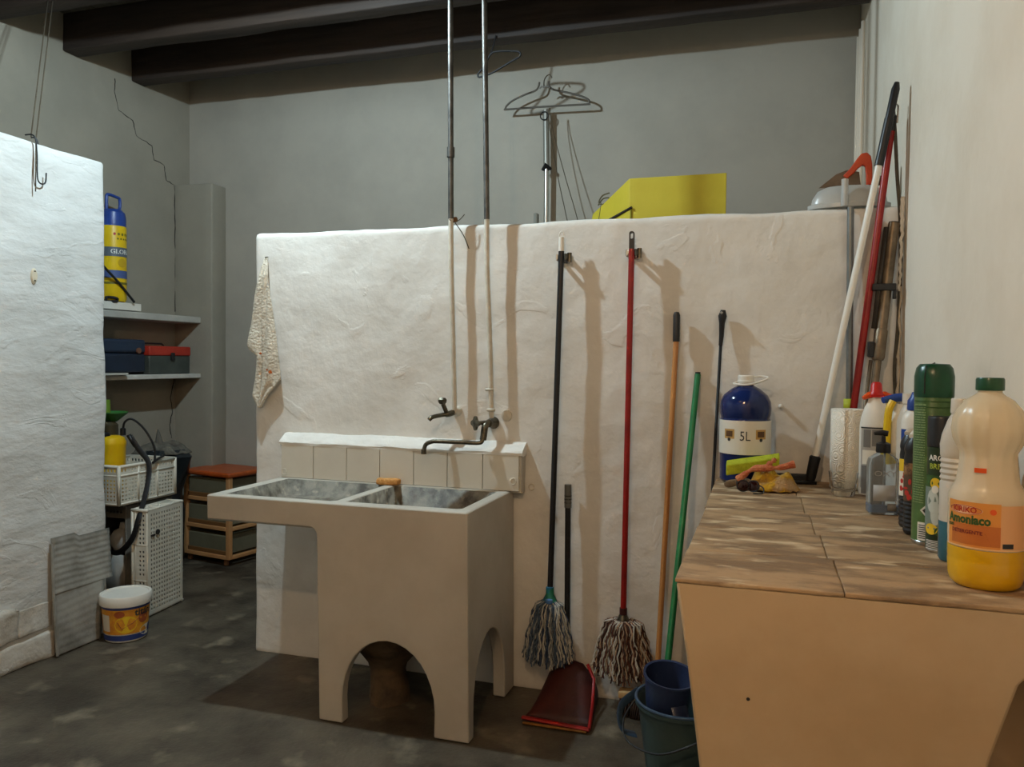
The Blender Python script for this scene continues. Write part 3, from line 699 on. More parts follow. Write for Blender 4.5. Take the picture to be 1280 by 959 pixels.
# brown tinted glasses
gz = thing('sunglasses', 'dark brown sunglasses lying folded at the front of the duster', 'sunglasses', (-.045, 3.05, CT))
LENS = pm('brown_lens', S(60,22,16), .08, S(44,14,10), 6, trans=.3)
for (cx, cy, rz) in ((-.066, 2.995, .35), (-.030, 3.00, -.5)):
    M_ = Matrix.Translation((cx, cy, CT+.024)) @ Matrix.Rotation(rz, 4, 'Z') @ Matrix.Rotation(math.radians(78), 4, 'X')
    mb = MB(); mb.M = M_
    mb.lathe([(.001, .004), (.014, .003), (.022, 0), (.0225, -.003), (.020, -.004)], (0, 0, 0), 24, sx=1, sy=.88); mb.build('lens', LENS, gz)
    mb = MB(); mb.M = M_; mb.tube([(.0225*math.cos(k*PI/10), .0198*math.sin(k*PI/10), 0) for k in range(21)], .0022, 6); mb.build('rim', BLACKM, gz)
MB().tube(smooth_path([(-.010, 2.998, CT+.028), (.004, 2.975, CT+.022), (.002, 2.96, CT+.006), (-.03, 2.955, CT+.004)], 4), .0025, 6).build('temple', BLACKM, gz)
MB().tube(smooth_path([(-.088, 2.99, CT+.03), (-.088, 3.01, CT+.035), (-.07, 3.02, CT+.03)], 4), .0025, 6).build('temple', BLACKM, gz)

# squeegee with long white pole, and the red pole beside it
sq = thing('squeegee', 'floor squeegee standing head down on the counter with long white pole and black grip', 'squeegee', (.19, 3.3, CT))
base = Vector((.185, 3.31, CT+.055)); top = Vector((.415, 3.33, 2.30))
MB().cyl(base, top, .0128, 16).build('pole', WHITEP, sq)
dirv = (top-base).normalized()
MB().tube([top-dirv*.09, top+dirv*.0, top+dirv*.09], [.0165, .0165, .0165], 14).build('grip', BLACK, sq)
MB().tube([top-dirv*.005, top+dirv*.06, top+dirv*.20, top+dirv*.225], [.0135, .015, .015, .009], 14).build('end_cap', BLACK, sq)
MB().tube([base-dirv*.05, base-dirv*.03, base+dirv*.05, base+dirv*.055], [.012, .019, .021, .016], 12).build('socket', BLACKM, sq)
mb = MB(); mb.M = Matrix.Translation((.12, 3.32, CT+.018)) @ Matrix.Rotation(math.radians(4), 4, 'Z')
mb.box(-.075, .075, -.018, .018, -.012, .016); mb.build('head', BLACKM, sq, bevel=.005)
mb = MB(); mb.M = Matrix.Translation((.12, 3.30, CT+.008)) @ Matrix.Rotation(math.radians(4), 4, 'Z')
mb.box(-.08, .08, -.014, .0, -.008, .003); mb.build('rubber_blade', BLACK, sq)
rp = thing('broom_pole', 'dark red pole leaning in the corner behind the white pole', 'pole', (.31, 3.3, CT))
a = Vector((.300, 3.335, CT+.002)); b = Vector((.445, 3.372, 2.36))
MB().cyl(a, b, .0135, 16).build('pole', RED, rp)
MB().tube([b-(b-a).normalized()*.01, b+(b-a).normalized()*.045, b+(b-a).normalized()*.055], [.0155, .0155, .008], 12).build('cap', BLACK, rp)
MB().tube([(b.x-.005, b.y-.01, b.z+.03), (b.x+.012, b.y-.005, b.z+.095), (b.x+.022, b.y, b.z+.085), (b.x+.02, b.y, b.z+.02)], .0035, 8).build('hook', CHROME, rp)
# grey curtain rod
gr = thing('metal_rod', 'grey metal rod standing upright behind the white pole', 'rod', (.322, 3.365, CT))
MB().cyl((.322, 3.365, CT), (.307, 3.378, 2.07), .0125, 14).build('tube', pm('grey_tube', S(128,130,128), .35, S(108,110,108), 6, metal=.6), gr)
MB().box(.295, .345, 3.345, 3.349, 1.27, 1.325).build('sticker', pm('lime_sticker', S(170,180,40), .6), gr)
# telescopic tube
vt = thing('telescopic_tube', 'brown grey telescopic metal tube with black clamps leaning in the corner', 'tube', (.40, 3.3, CT))
TUBE = pm('worn_tube', S(128,112,92), .4, S(92,80,64), 10, metal=.55, bump=.1, bscale=60)
a = Vector((.365, 3.30, CT)); b = Vector((.462, 3.372, 2.00)); dv = b-a
def along(t_): return a+dv*t_
MB().tube([along(0), along(.50)], .0145, 14).build('lower_tube', TUBE, vt)
MB().tube([along(.48), along(.49), along(.59), along(.60)], [.020, .024, .024, .020], 16).build('collar', TUBE, vt)
MB().tube([along(.59), along(1.0)], .0205, 16).build('upper_tube', TUBE, vt)
MB().tube([along(.985), along(1.004)], .0185, 16).build('tube_mouth', CRACK, vt)
MB().tube([along(.0)+Vector((-.026, 0, 0)), along(.48)+Vector((-.024, 0, 0))], .007, 8).build('side_rail', TUBE, vt)
MB().tube([along(.6)+Vector((-.027, -.004, 0)), along(.985)+Vector((-.025, -.004, 0))], .010, 8).build('side_strip', pm('dark_strip', S(56,48,40), .6, S(44,38,32), 10), vt)
mb = MB(); c_ = along(.755); mb.box(c_.x-.052, c_.x+.032, c_.y-.028, c_.y+.02, c_.z-.012, c_.z+.014); mb.box(c_.x+.020, c_.x+.033, c_.y-.026, c_.y-.01, c_.z-.045, c_.z-.01); mb.build('clamp', BLACK, vt, bevel=.003)
mb = MB(); c_ = along(.52); mb.box(c_.x-.040, c_.x-.018, c_.y-.02, c_.y+.01, c_.z-.03, c_.z+.03); mb.build('latch', BLACK, vt, bevel=.004)
# cord and peeling strip along the corner
wc = thing('wall_cable', 'dark cable hanging down the corner beside the telescopic tube', 'cable', (.49, 3.38, 1.1))
MB().tube(smooth_path([(.447, 3.372, 2.46), (.458, 3.372, 2.35), (.470, 3.378, 2.18), (.486, 3.384, 2.0), (.490, 3.385, 1.8), (.486, 3.386, 1.6), (.478, 3.386, 1.45), (.484, 3.386, 1.30), (.480, 3.386, 1.15)], 5), .0055, 8, flat=(.6, 1.2)).build('cable', pm('cable_grey', S(84,80,70), .7, S(64,60,52), 12), wc)
ps = thing('peeling_strip', 'ragged white plaster strip hanging from the partition corner', 'strip', (.488, 3.38, 1.7))
mb = MB()
mb.grid(7, 40, lambda a, b: Vector((.484+.015*a*(1-.6*b)+.007*noise.noise(Vector((b*14, 0, 1))), 3.372+.010*noise.noise(Vector((a*3, b*22, 5))), 2.10-.36*b)))
mb.build('strip', WHITEP, ps, solid=.003)
MB().tube([(.492+.004*math.sin(k*1.9), 3.383, 1.76-k*.045) for k in range(16)], [.004+.002*math.sin(k*2.3) for k in range(16)], 7).build('plaster_bead', pm('plaster_bead', S(220,210,192), .8, S(190,178,158), 14, bump=.5, bscale=60), ps)

# paper towel roll
tr = thing('paper_towel_roll', 'white embossed paper towel roll standing upright on the counter', 'paper towel', (.305, 3.25, CT))
EMB = bpy.data.materials.new('embossed_paper'); EMB.use_nodes = True
nt = EMB.node_tree; bs = nt.nodes['Principled BSDF']; bs.inputs['Base Color'].default_value = (*S(246,238,222), 1); bs.inputs['Roughness'].default_value = .9
tc = nt.nodes.new('ShaderNodeTexCoord'); vo = nt.nodes.new('ShaderNodeTexVoronoi'); vo.inputs['Scale'].default_value = 24
mt = nt.nodes.new('ShaderNodeMath'); mt.operation = 'SINE'; mu = nt.nodes.new('ShaderNodeMath'); mu.operation = 'MULTIPLY'; mu.inputs[1].default_value = 42
bp = nt.nodes.new('ShaderNodeBump'); bp.inputs['Strength'].default_value = .5; bp.inputs['Distance'].default_value = .003
nt.links.new(tc.outputs['Object'], vo.inputs['Vector']); nt.links.new(vo.outputs['Distance'], mu.inputs[0]); nt.links.new(mu.outputs[0], mt.inputs[0])
nt.links.new(mt.outputs[0], bp.inputs['Height']); nt.links.new(bp.outputs[0], bs.inputs['Normal'])
rp_ = [(.060*(1-.0008*k), CT+.001) for k in range(1)]
MB().lathe([(.022, CT+.001), (.059, CT+.001), (.060, CT+.004), (.060, 1.288), (.058, 1.291), (.022, 1.291), (.022, CT+.001)], (.303, 3.25, 0), 48).build('roll', EMB, tr)
mb = MB(); mb.grid(10, 2, lambda a, b: Vector((.303+.0625*math.cos(math.radians(200+58*a)), 3.25+.0625*math.sin(math.radians(200+58*a)), CT+.002+.297*b)))
mb.build('loose_sheet', EMB, tr, solid=.0012)
MB().lathe([(.0215, CT+.004), (.0215, 1.289), (.019, 1.289), (.019, CT+.004)], (.303, 3.25, 0), 24).build('cardboard_core', pm('cardboard', S(176,146,104), .9), tr)
# clear glass with a knobbly foot
gl_ = thing('glass_tumbler', 'clear glass tumbler with a bumpy foot in front of the paper towel roll', 'glass', (.275, 3.06, CT))
GLASS = pm('clear_glass', (.96,.97,.97), .03, trans=1.0, ior=1.35)
MB().lathe([(.001, CT+.001), (.034, CT+.001), (.038, CT+.008), (.040, CT+.022), (.043, CT+.03), (.050, CT+.085), (.0485, CT+.085), (.041, CT+.032), (.036, CT+.018), (.001, CT+.016)], (.275, 3.06, 0), 48,
      ribs=lambda t_, z: .05*abs(math.cos(5*t_))*max(0, 1-(z-CT)/.03)).build('bowl', GLASS, gl_)

def squash(prof, c, sx, sy, rz, n=32, **k): 
    return MB().lathe(prof, c, n, sx, sy, 0, rz, **k)
# white bottle with red trigger cap
c = (.382, 3.11); rb = thing('cleaner_bottle', 'white cleaner bottle with red nozzle cap and grey label behind the pump bottle', 'bottle', (*c, CT))
MB().lathe([(.001, CT), (.046, CT+.001), (.05, CT+.01), (.05, 1.24), (.046, 1.27), (.036, 1.305), (.022, 1.335), (.020, 1.35), (.001, 1.35)], (*c, 0), 32, sx=1.05, sy=.7).build('body', WHITEP, rb)
MB().lathe([(.027, 1.343), (.028, 1.352), (.021, 1.362), (.018, 1.39), (.012, 1.397), (.001, 1.397)], (c[0], c[1], 0), 24).build('cap', REDP, rb)
MB().tube([(c[0]-.045, c[1]-.01, 1.338), (c[0]-.025, c[1]-.005, 1.35), (c[0]+.03, c[1], 1.352), (c[0]+.048, c[1]-.01, 1.345)], [.007, .012, .012, .009], 10).build('trigger', ORANGE, rb)
fa = facing(*c); fn = wrap((*c, 0), .0515, fa, 0, 1.02, .69); mb = MB()
patch(mb, fn, -.05, .05, 1.02, 1.235, 14, 0, .0006); patch(mb, fn, -.052, .052, 1.232, 1.237, 14, 1, .001); patch(mb, fn, -.038, -.012, 1.165, 1.228, 6, 2, .001)
patch(mb, fn, -.008, .04, 1.17, 1.228, 6, 2, .001); patch(mb, fn, -.042, .045, 1.105, 1.155, 10, 3, .001); lines(mb, fn, -.004, .03, 1.175, 1.222, 6, 3, 3); patch(mb, fn, -.045, .045, 1.0, 1.10, 10, 2, .0008)
mb.build('label', [pm('silver_label', S(168,164,156), .4, metal=.2), PRINTD, pm('label_grey', S(110,108,104), .5), LABELW], rb)
# clear pump bottle
c = (.36, 2.735); pb = thing('pump_bottle', 'clear rounded square pump bottle with black pump and a little blue liquid', 'bottle', (*c, CT))
def rsq(h, r, rc, z): return [(a, b, z) for a, b in rr(-h, h, -r, r, rc, 5)]
def loft(mb, secs, c, rz=0, mi=0, cap=True):
    n = len(secs[0]); vs = []; M_ = Matrix.Rotation(rz, 3, 'Z')
    for s_ in secs:
        for q in s_: vs.append(M_ @ Vector(q) + Vector((c[0], c[1], 0)))
    fs = [(i*n+k, i*n+(k+1) % n, (i+1)*n+(k+1) % n, (i+1)*n+k) for i in range(len(secs)-1) for k in range(n)]
    if cap: fs += [tuple(range(n-1, -1, -1)), tuple((len(secs)-1)*n+k for k in range(n))]
    return mb.add(vs, fs, mi)
rz = .12
loft(MB(), [rsq(.040, .024, .008, CT), rsq(.0445, .028, .012, CT+.006), rsq(.0445, .028, .012, 1.15), rsq(.040, .025, .012, 1.166), rsq(.022, .018, .0155, 1.180), rsq(.016, .016, .0155, 1.186)], c, rz).build('body', pm('clear_grey_plastic', S(214,220,224), .12, trans=.88, ior=1.2), pb)
loft(MB(), [rsq(.041, .025, .009, CT+.006), rsq(.042, .026, .010, CT+.03)], c, rz).build('liquid', pm('pale_blue_liquid', S(130,160,200), .1, trans=.4), pb)
MB().lathe([(.021, 1.184), (.022, 1.188), (.021, 1.212), (.012, 1.216), (.007, 1.218), (.006, 1.236), (.001, 1.236)], (*c, 0), 20).build('pump_collar', BLACK, pb)
MB().tube([(c[0]+.012, c[1], 1.243), (c[0]-.004, c[1], 1.246), (c[0]-.028, c[1]-.006, 1.243)], [.009, .009, .005], 10).build('pump_head', BLACK, pb)
MB().cyl((c[0], c[1], CT+.01), (c[0]+.004, c[1], 1.19), .003, 8).build('dip_tube', pm('tube_clear', S(200,205,210), .2, trans=.5), pb)
mb = MB(); mb.M = Matrix.Translation((c[0], c[1], 0)) @ Matrix.Rotation(rz, 4, 'Z')
mb.box(-.034, .030, -.0292, -.0284, 1.035, 1.085); pb_l = mb.build('label', pm('frosted_label', S(206,206,204), .5, trans=.3), pb)
mb = MB(); mb.M = Matrix.Translation((c[0], c[1], 0)) @ Matrix.Rotation(rz, 4, 'Z')
vs, fs = text_mesh('OXY', .024); mb.add([(v.x*1.3, -.0296, 1.12+v.y) for v in vs], fs); mb.build('lettering', pm('faint_grey_print', S(160,160,160), .5), pb, smooth=False)
mb = MB(); mb.M = Matrix.Translation((c[0], c[1], 0)) @ Matrix.Rotation(rz, 4, 'Z')
mb.box(.008, .034, -.030, -.0293, 1.005, 1.028); mb.build('barcode_patch', PRINTG, pb)
# yellow handled blue capped bottle
c = (.425, 2.90); yb = thing('drain_bottle', 'white bottle with yellow curved handle and blue cap behind the clear pump bottle', 'bottle', (*c, CT))
MB().lathe([(.001, CT), (.036, CT+.002), (.038, CT+.01), (.038, 1.22), (.034, 1.27), (.020, 1.31), (.018, 1.33), (.001, 1.33)], (*c, 0), 24).build('body', WHITEP, yb)
MB().tube(smooth_path([(c[0]-.022, c[1]-.03, 1.34), (c[0]-.034, c[1]-.035, 1.31), (c[0]-.038, c[1]-.035, 1.26), (c[0]-.038, c[1]-.035, 1.18), (c[0]-.036, c[1]-.035, 1.13)], 5), .012, 10).build('handle', YELLOW, yb)
MB().tube([(c[0]-.05, c[1]-.02, 1.342), (c[0]-.01, c[1], 1.35), (c[0]+.012, c[1], 1.352)], [.011, .014, .014], 12).build('cap', BLUE, yb)
c = (.442, 2.80); wb_ = tag(MB().lathe([(.001, CT), (.034, CT+.002), (.036, CT+.01), (.036, 1.28), (.024, 1.32), (.018, 1.33), (.018, 1.335), (.022, 1.336), (.022, 1.368), (.001, 1.37)], (*c, 0), 24).build('detergent_bottle', MILKY), 'plain off-white bottle hidden behind the blue capped bottles', 'bottle')
# white bottle with blue cap and busy red print
c = (.447, 2.715); bb = thing('bleach_bottle', 'white bottle with domed blue cap and red and orange printed label', 'bottle', (*c, CT))
MB().lathe([(.001, CT), (.037, CT+.002), (.040, CT+.01), (.040, 1.24), (.041, 1.285), (.036, 1.305), (.024, 1.318), (.020, 1.322), (.001, 1.322)], (*c, 0), 28, sy=.8).build('body', WHITEP, bb)
MB().lathe([(.0245, 1.320), (.026, 1.324), (.025, 1.35), (.017, 1.362), (.013, 1.375), (.001, 1.379)], (*c, 0), 24).build('cap', BLUE, bb)
fa = facing(*c); fn = wrap((*c, 0), .0405, fa, 0, 1, .8); mb = MB(); patch(mb, fn, -.05, .05, 1.225, 1.262, 14, 0, .0006)
R_ = random.Random(5); patch(mb, fn, -.05, .05, 1.045, 1.222, 14, 1, .0004); patch(mb, fn, -.05, .05, 1.045, 1.075, 14, 2, .0008)
for k in range(26):
    blob(mb, fn, R_.uniform(-.042, .03), R_.uniform(1.075, 1.215), R_.uniform(.004, .010), R_.uniform(.005, .011), R_.choice([2, 3, 0, 2, 1]), .0008+k*.00002)
mb.build('label', [BLUE, pm('label_cream', S(236,216,196), .5), PRINTR, ORANGE], bb)
# two dark ribbed bottles
for i, (c, lab, cc) in enumerate((((.405, 2.53), 'dark ribbed bottle with yellow and white label next to the blue capped bottle', PRINTY), ((.402, 2.435), 'dark ribbed bottle with brown picture label right behind the green aerosol can', pm('brown_pic', S(150,110,70), .5, S(60,40,30), 60)))):
    db = thing('polish_bottle', lab, 'bottle', (*c, CT))
    prof = [(.001, CT), (.024, CT+.001)]
    z = CT+.005; k = 0
    while z < CT+.09: prof.append((.0285 if k % 2 else .0265, z)); z += .006; k += 1
    prof += [(.028, 1.085), (.028, 1.19), (.0285, 1.2), (.0265, 1.215), (.0285, 1.225), (.0265, 1.24), (.018, 1.255), (.014, 1.262), (.001, 1.262)]
    MB().lathe(prof, (*c, 0), 28).build('body', BLACK, db)
    fn = wrap((*c, 0), .0285, facing(*c), 0); mb = MB(); patch(mb, fn, -.035, .035, 1.085, 1.19, 12, 0, .0005); patch(mb, fn, -.035, .0, 1.155, 1.19, 6, 1, .0009)
    R_ = random.Random(8+i)
    for k in range(9): blob(mb, fn, R_.uniform(-.025, .02), R_.uniform(1.09, 1.15), R_.uniform(.003, .008), R_.uniform(.003, .009), 2, .0009+k*.00003)
    mb.build('label', [LABELW if i == 0 else pm('dark_label', S(80,62,44), .5), cc, PRINTR], db)
    MB().tube([(c[0]-.014, c[1]-.01, 1.262), (c[0]-.004, c[1], 1.268), (c[0]+.018, c[1]+.005, 1.278)], [.007, .011, .009], 10).build('nozzle', MILKY if i == 0 else WHITEP, db)
# green aerosols
for i, (c, lab) in enumerate((((.424, 2.325), 'tall green aerosol can with domed dark green cap and barcode'),)):
    ga = thing('aerosol_can', lab, 'spray can', (*c, CT), None); r = .047; i = 1
    MB().lathe([(r-.002, CT), (r, CT+.003), (r, CT+.008), (r-.0015, CT+.010)], (*c, 0), 36).build('base_rim', CHROME, ga)
    MB().lathe([(.001, CT+.008), (r-.001, CT+.008), (r-.001, 1.378), (r-.004, 1.384), (.001, 1.384)], (*c, 0), 36).build('can', CANGREEN, ga)
    MB().lathe([(r, 1.376), (r+.0005, 1.382), (r+.0005, 1.43), (r-.004, 1.452), (r-.012, 1.462), (.001, 1.464)], (*c, 0), 40).build('cap', DKGREEN, ga)
    MB().tube([(c[0]+(r+.0005)*math.cos(4.05), c[1]+(r+.0005)*math.sin(4.05), 1.385), (c[0]+(r+.0005)*math.cos(4.05), c[1]+(r+.0005)*math.sin(4.05), 1.43), (c[0]+(r-.006)*math.cos(4.05), c[1]+(r-.006)*math.sin(4.05), 1.456), (c[0], c[1], 1.465)], .0016, 6).build('cap_seam', CRACK, ga)
    if i == 1:
        fn = wrap((*c, 0), r, facing(*c), 0); mb = MB(); lines(mb, fn, -.052, -.018, 1.10, 1.36, 40, 0, 11)
        patch(mb, fn, -.032, -.008, 1.005, 1.052, 6, 1, .0006)
        for k in range(7): patch(mb, fn, -.029, -.011, 1.010+k*.0055, 1.0125+k*.0055, 5, 2, .001)
        mb.add([fn(-.026, 1.083, .0008), fn(-.010, 1.066, .0008), fn(.004, 1.083, .0008), fn(-.010, 1.100, .0008)], [(0, 1, 2, 3)], 1)
        mb.add([fn(-.020, 1.083, .001), fn(-.010, 1.073, .001), fn(.0, 1.083, .001), fn(-.010, 1.093, .001)], [(0, 1, 2, 3)], 2)
        for z_ in (1.365, 1.35): patch(mb, fn, -.055, .055, z_, z_+.002, 14, 3, .0006)
        mb.build('print', [pm('pale_green_print', S(130,152,104), .5), PRINTW, PRINTD, PRINTGN], ga)
c = (.428, 2.235); r = .033
aa = thing('air_freshener_can', 'slim black and green air freshener can with black cap in front of the green aerosol', 'spray can', (*c, CT))
MB().lathe([(r-.002, CT), (r, CT+.003), (r, CT+.006), (r-.0012, CT+.008)], (*c, 0), 30).build('base_rim', CHROME, aa)
MB().lathe([(.001, CT+.006), (r-.001, CT+.006), (r-.001, 1.255), (.001, 1.258)], (*c, 0), 30).build('can', pm('can_dark_green', S(34,52,30), .3), aa)
MB().lathe([(r, 1.256), (r, 1.325), (r-.002, 1.331), (.001, 1.332)], (*c, 0), 30).build('cap', BLACK, aa)
fa = facing(*c); fn = wrap((*c, 0), r-.0005, fa, 0); mb = MB()
patch(mb, fn, -.045, .03, 1.155, 1.185, 10, 0, .0005); patch(mb, fn, -.045, .03, 1.05, 1.155, 10, 1, .0005)
for k, (u, v, a_, b_2, m_) in enumerate(((-.012, 1.165, .012, .014, 2), (-.018, 1.12, .014, .03, 3), (-.01, 1.09, .012, .03, 3), (-.02, 1.05, .016, .014, 2), (.0, 1.045, .012, .012, 0), (-.012, 1.150, .008, .010, 4))): blob(mb, fn, u, v, a_, b_2, m_, .0008+k*.0001)
for k in range(6): patch(mb, fn, -.034, .01, 1.000+k*.004, 1.0018+k*.004, 5, 4, .0008)
lb = mb.build('label', [PRINTGN, pm('label_mist', S(116,132,124), .5), PRINTY, pm('mist_white', S(190,200,196), .5), PRINTW], aa)
text_on(wrap((*c, 0), r-.0005, fa, 1.228, off=.002), 'ARCTIC', .019, PRINTW, lb, xs=.85, bold=.0004)
text_on(wrap((*c, 0), r-.0005, fa, 1.207, off=.002), 'BREEZE', .019, pm('print_lime', S(160,176,60), .5), lb, xs=.85, bold=.0004)
# white ribbed bottle with blue liquid
c = (.447, 2.135); wr_ = thing('descaler_bottle', 'translucent white ribbed bottle a third full of blue liquid beside the big yellow bottle', 'bottle', (*c, CT))
pf = [(.001, CT), (.036, CT+.001), (.040, CT+.008)]
pf += [(.0405, 1.045), (.039, 1.048), (.0405, 1.052), (.0405, 1.18)]
z = 1.185
for k in range(5): pf += [(.038, z), (.041, z+.006)]; z += .0135
pf += [(.041, 1.255), (.042, 1.27), (.038, 1.295), (.026, 1.33), (.018, 1.345), (.017, 1.35), (.001, 1.35)]
MB().lathe(pf, (*c, 0), 36).build('body', MILKY, wr_)
MB().lathe([(.001, CT+.0), (.0365, CT+.0005), (.0412, CT+.0075), (.0414, 1.088), (.001, 1.088)], (*c, 0), 36).build('liquid', pm('teal_liquid', S(56,112,128), .2, S(48,100,118), 4, trans=.1), wr_)
MB().lathe([(.021, 1.345), (.0215, 1.349), (.0205, 1.378), (.019, 1.381), (.001, 1.381)], (*c, 0), 24).build('cap', MILKY, wr_)
# big bottle of ammonia
c = (.459, 1.93); rB = .071
bg = thing('ammonia_bottle', 'biggest bottle with bulbous shoulder, yellow liquid and dark green cap at the counter end', 'bottle', (*c, CT))
def flutes(t_, z):
    if 1.205 < z < 1.385: return .022*math.cos(14*t_)*math.sin((z-1.205)/.18*PI)**.5
    return 0
pf = [(.001, CT), (.060, CT+.001), (.068, CT+.008), (.0705, CT+.022), (.0715, 1.04), (.0715, 1.045), (.0705, 1.048), (.0715, 1.052), (.0725, 1.07)]
shell = [(.0725, 1.07), (.0735, 1.10), (.0735, 1.14), (.0735, 1.168), (.0725, 1.185), (.066, 1.20), (.060, 1.212), (.0565, 1.235), (.0535, 1.262), (.0535, 1.275), (.0615, 1.29), (.068, 1.305), (.0715, 1.325), (.069, 1.348), (.060, 1.368), (.046, 1.386), (.030, 1.396), (.0235, 1.402), (.0225, 1.41), (.0245, 1.411), (.0245, 1.416), (.021, 1.417), (.001, 1.417)]
MB().lathe([(.001, CT+.001)]+shell[0:0]+[(.060, CT+.0005), (.068, CT+.008), (.0712, CT+.022), (.0722, 1.07), (.0725, 1.085)]+shell[1:], (*c, 0), 84, ribs=flutes).build('bottle', HAZY, bg)
MB().lathe([(.001, CT+.0), (.0605, CT+.0), (.0687, CT+.008), (.0718, CT+.022), (.0728, 1.045), (.0722, 1.049), (.073, 1.053), (.0731, 1.076), (.001, 1.076)], (*c, 0), 48).build('liquid', pm('yellow_liquid', S(240,188,10), .18, S(232,176,8), 3, trans=.15, coat=.4), bg)
MB().lathe([(.0265, 1.407), (.027, 1.409), (.027, 1.430), (.025, 1.434), (.001, 1.434)], (*c, 0), 32, ribs=lambda t_, z: .01*math.cos(30*t_)).build('cap', DKGREEN, bg)
fa = facing(*c)+.05; fn = wrap((*c, 0), .0735, fa, 0); mb = MB()
OR1 = pm('label_orange', S(226,150,66), .4, S(216,138,56), 8); 
patch(mb, fn, -.088, .022, 1.078, 1.175, 20, 0, .0006); patch(mb, fn, .022, .092, 1.082, 1.172, 14, 1, .0006)
patch(mb, fn, -.075, .022, 1.086, 1.128, 16, 2, .001)
mb.add([fn(-.07, 1.092, .0012), fn(.006, 1.088, .0012), fn(-.005, 1.112, .0012), fn(-.03, 1.122, .0012), fn(-.06, 1.12, .0012)], [(0, 1, 2, 3, 4)], 3)
patch(mb, fn, -.09, .092, 1.0785, 1.0815, 30, 4, .0009)
blob(mb, fn, .008, 1.158, .006, .006, 6, .001)
lines(mb, fn, .028, .080, 1.105, 1.132, 8, 5, 21); lines(mb, fn, .028, .080, 1.158, 1.166, 2, 5, 22); patch(mb, fn, .026, .048, 1.084, 1.094, 6, 7, .001); lines(mb, fn, .052, .082, 1.084, 1.098, 4, 5, 23)
vs = []; 
lb = mb.build('label', [OR1, pm('label_peach', S(226,170,118), .45), pm('label_rust', S(196,110,44), .45), pm('label_brown', S(150,72,48), .45), pm('label_edge', S(240,196,140), .4), pm('small_print', S(190,110,70), .5), ORANGE, PRINTD], bg)
mb = MB()
ov = [(-.046+.036*math.cos(k*PI/16)*(1), 1.158+.0095*math.sin(k*PI/16)) for k in range(32)]
mb.add([fn(-.046, 1.158, .0012)]+[fn(a_, b_, .0012) for a_, b_ in ov], [(0, 1+k, 1+(k+1) % 32) for k in range(32)])
o1 = mb.build('brand_oval', pm('oval_cream', S(240,206,160), .4), lb)
mb = MB(); mb.tube([fn(-.046+.034*math.cos(k*PI/16), 1.158+.0085*math.sin(k*PI/16), .0014) for k in range(33)], .0006, 4); mb.build('oval_line', PRINTR, lb)
text_on(wrap((*c, 0), .0735, fa, 1.158, off=.0026), 'KIRIKO', .0165, PRINTR, lb, du=-.046, xs=.95, bold=.0004)
text_on(wrap((*c, 0), .0735, fa, 1.138, off=.0026), 'Amoniaco', .026, PRINTGN, lb, du=-.040, xs=.82, bold=.0011)
text_on(wrap((*c, 0), .0735, fa, 1.124, off=.0026), 'con', .012, PRINTGN, lb, du=-.078, bold=.0005)
text_on(wrap((*c, 0), .0735, fa, 1.112, off=.0026), 'DETERGENTE', .0105, pm('print_maroon', S(120,40,36), .5), lb, du=-.042, bold=.0003)
fn2 = wrap((*c, 0), .0575, facing(*c)-.0, 0)
mb = MB(); patch(mb, fn2, -.024, -.002, 1.236, 1.246, 8, 0, .002); mb.build('price_sticker', ORANGE, bg)

# things peeping out behind the big bottle
c = (.505, 2.05)
tag(MB().lathe([(.001, CT), (.022, CT+.001), (.024, CT+.008), (.024, 1.20), (.018, 1.24), (.010, 1.255), (.001, 1.256)], (*c, 0), 20).build('peach_bottle', pm('peach_plastic', S(230,180,136), .4)), 'small peach coloured bottle peeping out behind the big bottle', 'bottle')

# ---------------------------------------------------------------- on top of and behind the partition
tb = thing('plastic_basin', 'upturned frosted white plastic basin with a spout on top of the partition', 'basin', (.30, 3.462, 2.08))
MB().lathe([(.150, 2.078), (.154, 2.078), (.154, 2.094), (.142, 2.098), (.137, 2.12), (.118, 2.15), (.088, 2.165), (.001, 2.167)], (.308, 3.462, 0), 44, sy=.42).build('bowl', TRANSW, tb)
MB().tube([(.286, 3.385, 2.075), (.286, 3.385, 2.18)], .0165, 16, flat=(1, .8)).build('spout', TRANSW, tb)
sw = thing('hand_saw', 'hand saw with orange red handle lying on the upturned basin', 'saw', (.33, 3.47, 2.168))
def th(pts, y, d, mb): return mb.poly([pts], d, lambda u, v, w_: Vector((u, y+w_, v)))
hnd = [(.285, 2.212), (.31, 2.238), (.338, 2.28), (.352, 2.296), (.372, 2.298), (.386, 2.284), (.392, 2.25), (.394, 2.17), (.372, 2.168), (.370, 2.215), (.366, 2.245), (.356, 2.25), (.342, 2.24), (.325, 2.22), (.30, 2.198)]
th(hnd, 3.462, .022, MB()).build('handle', pm('saw_handle', S(200,74,30), .5, S(176,50,22), 14), sw, bevel=.004, seg=2)
th([(.195, 2.168), (.26, 2.22), (.30, 2.235), (.345, 2.225), (.352, 2.17)], 3.471, .002, MB()).build('blade', pm('saw_blade', S(96,84,72), .45, S(70,58,48), 12, metal=.5), sw)
MB().box(.395, .43, 3.468, 3.476, 2.168, 2.205).build('blade_tip', pm('saw_tip', S(84,70,58), .5), sw)
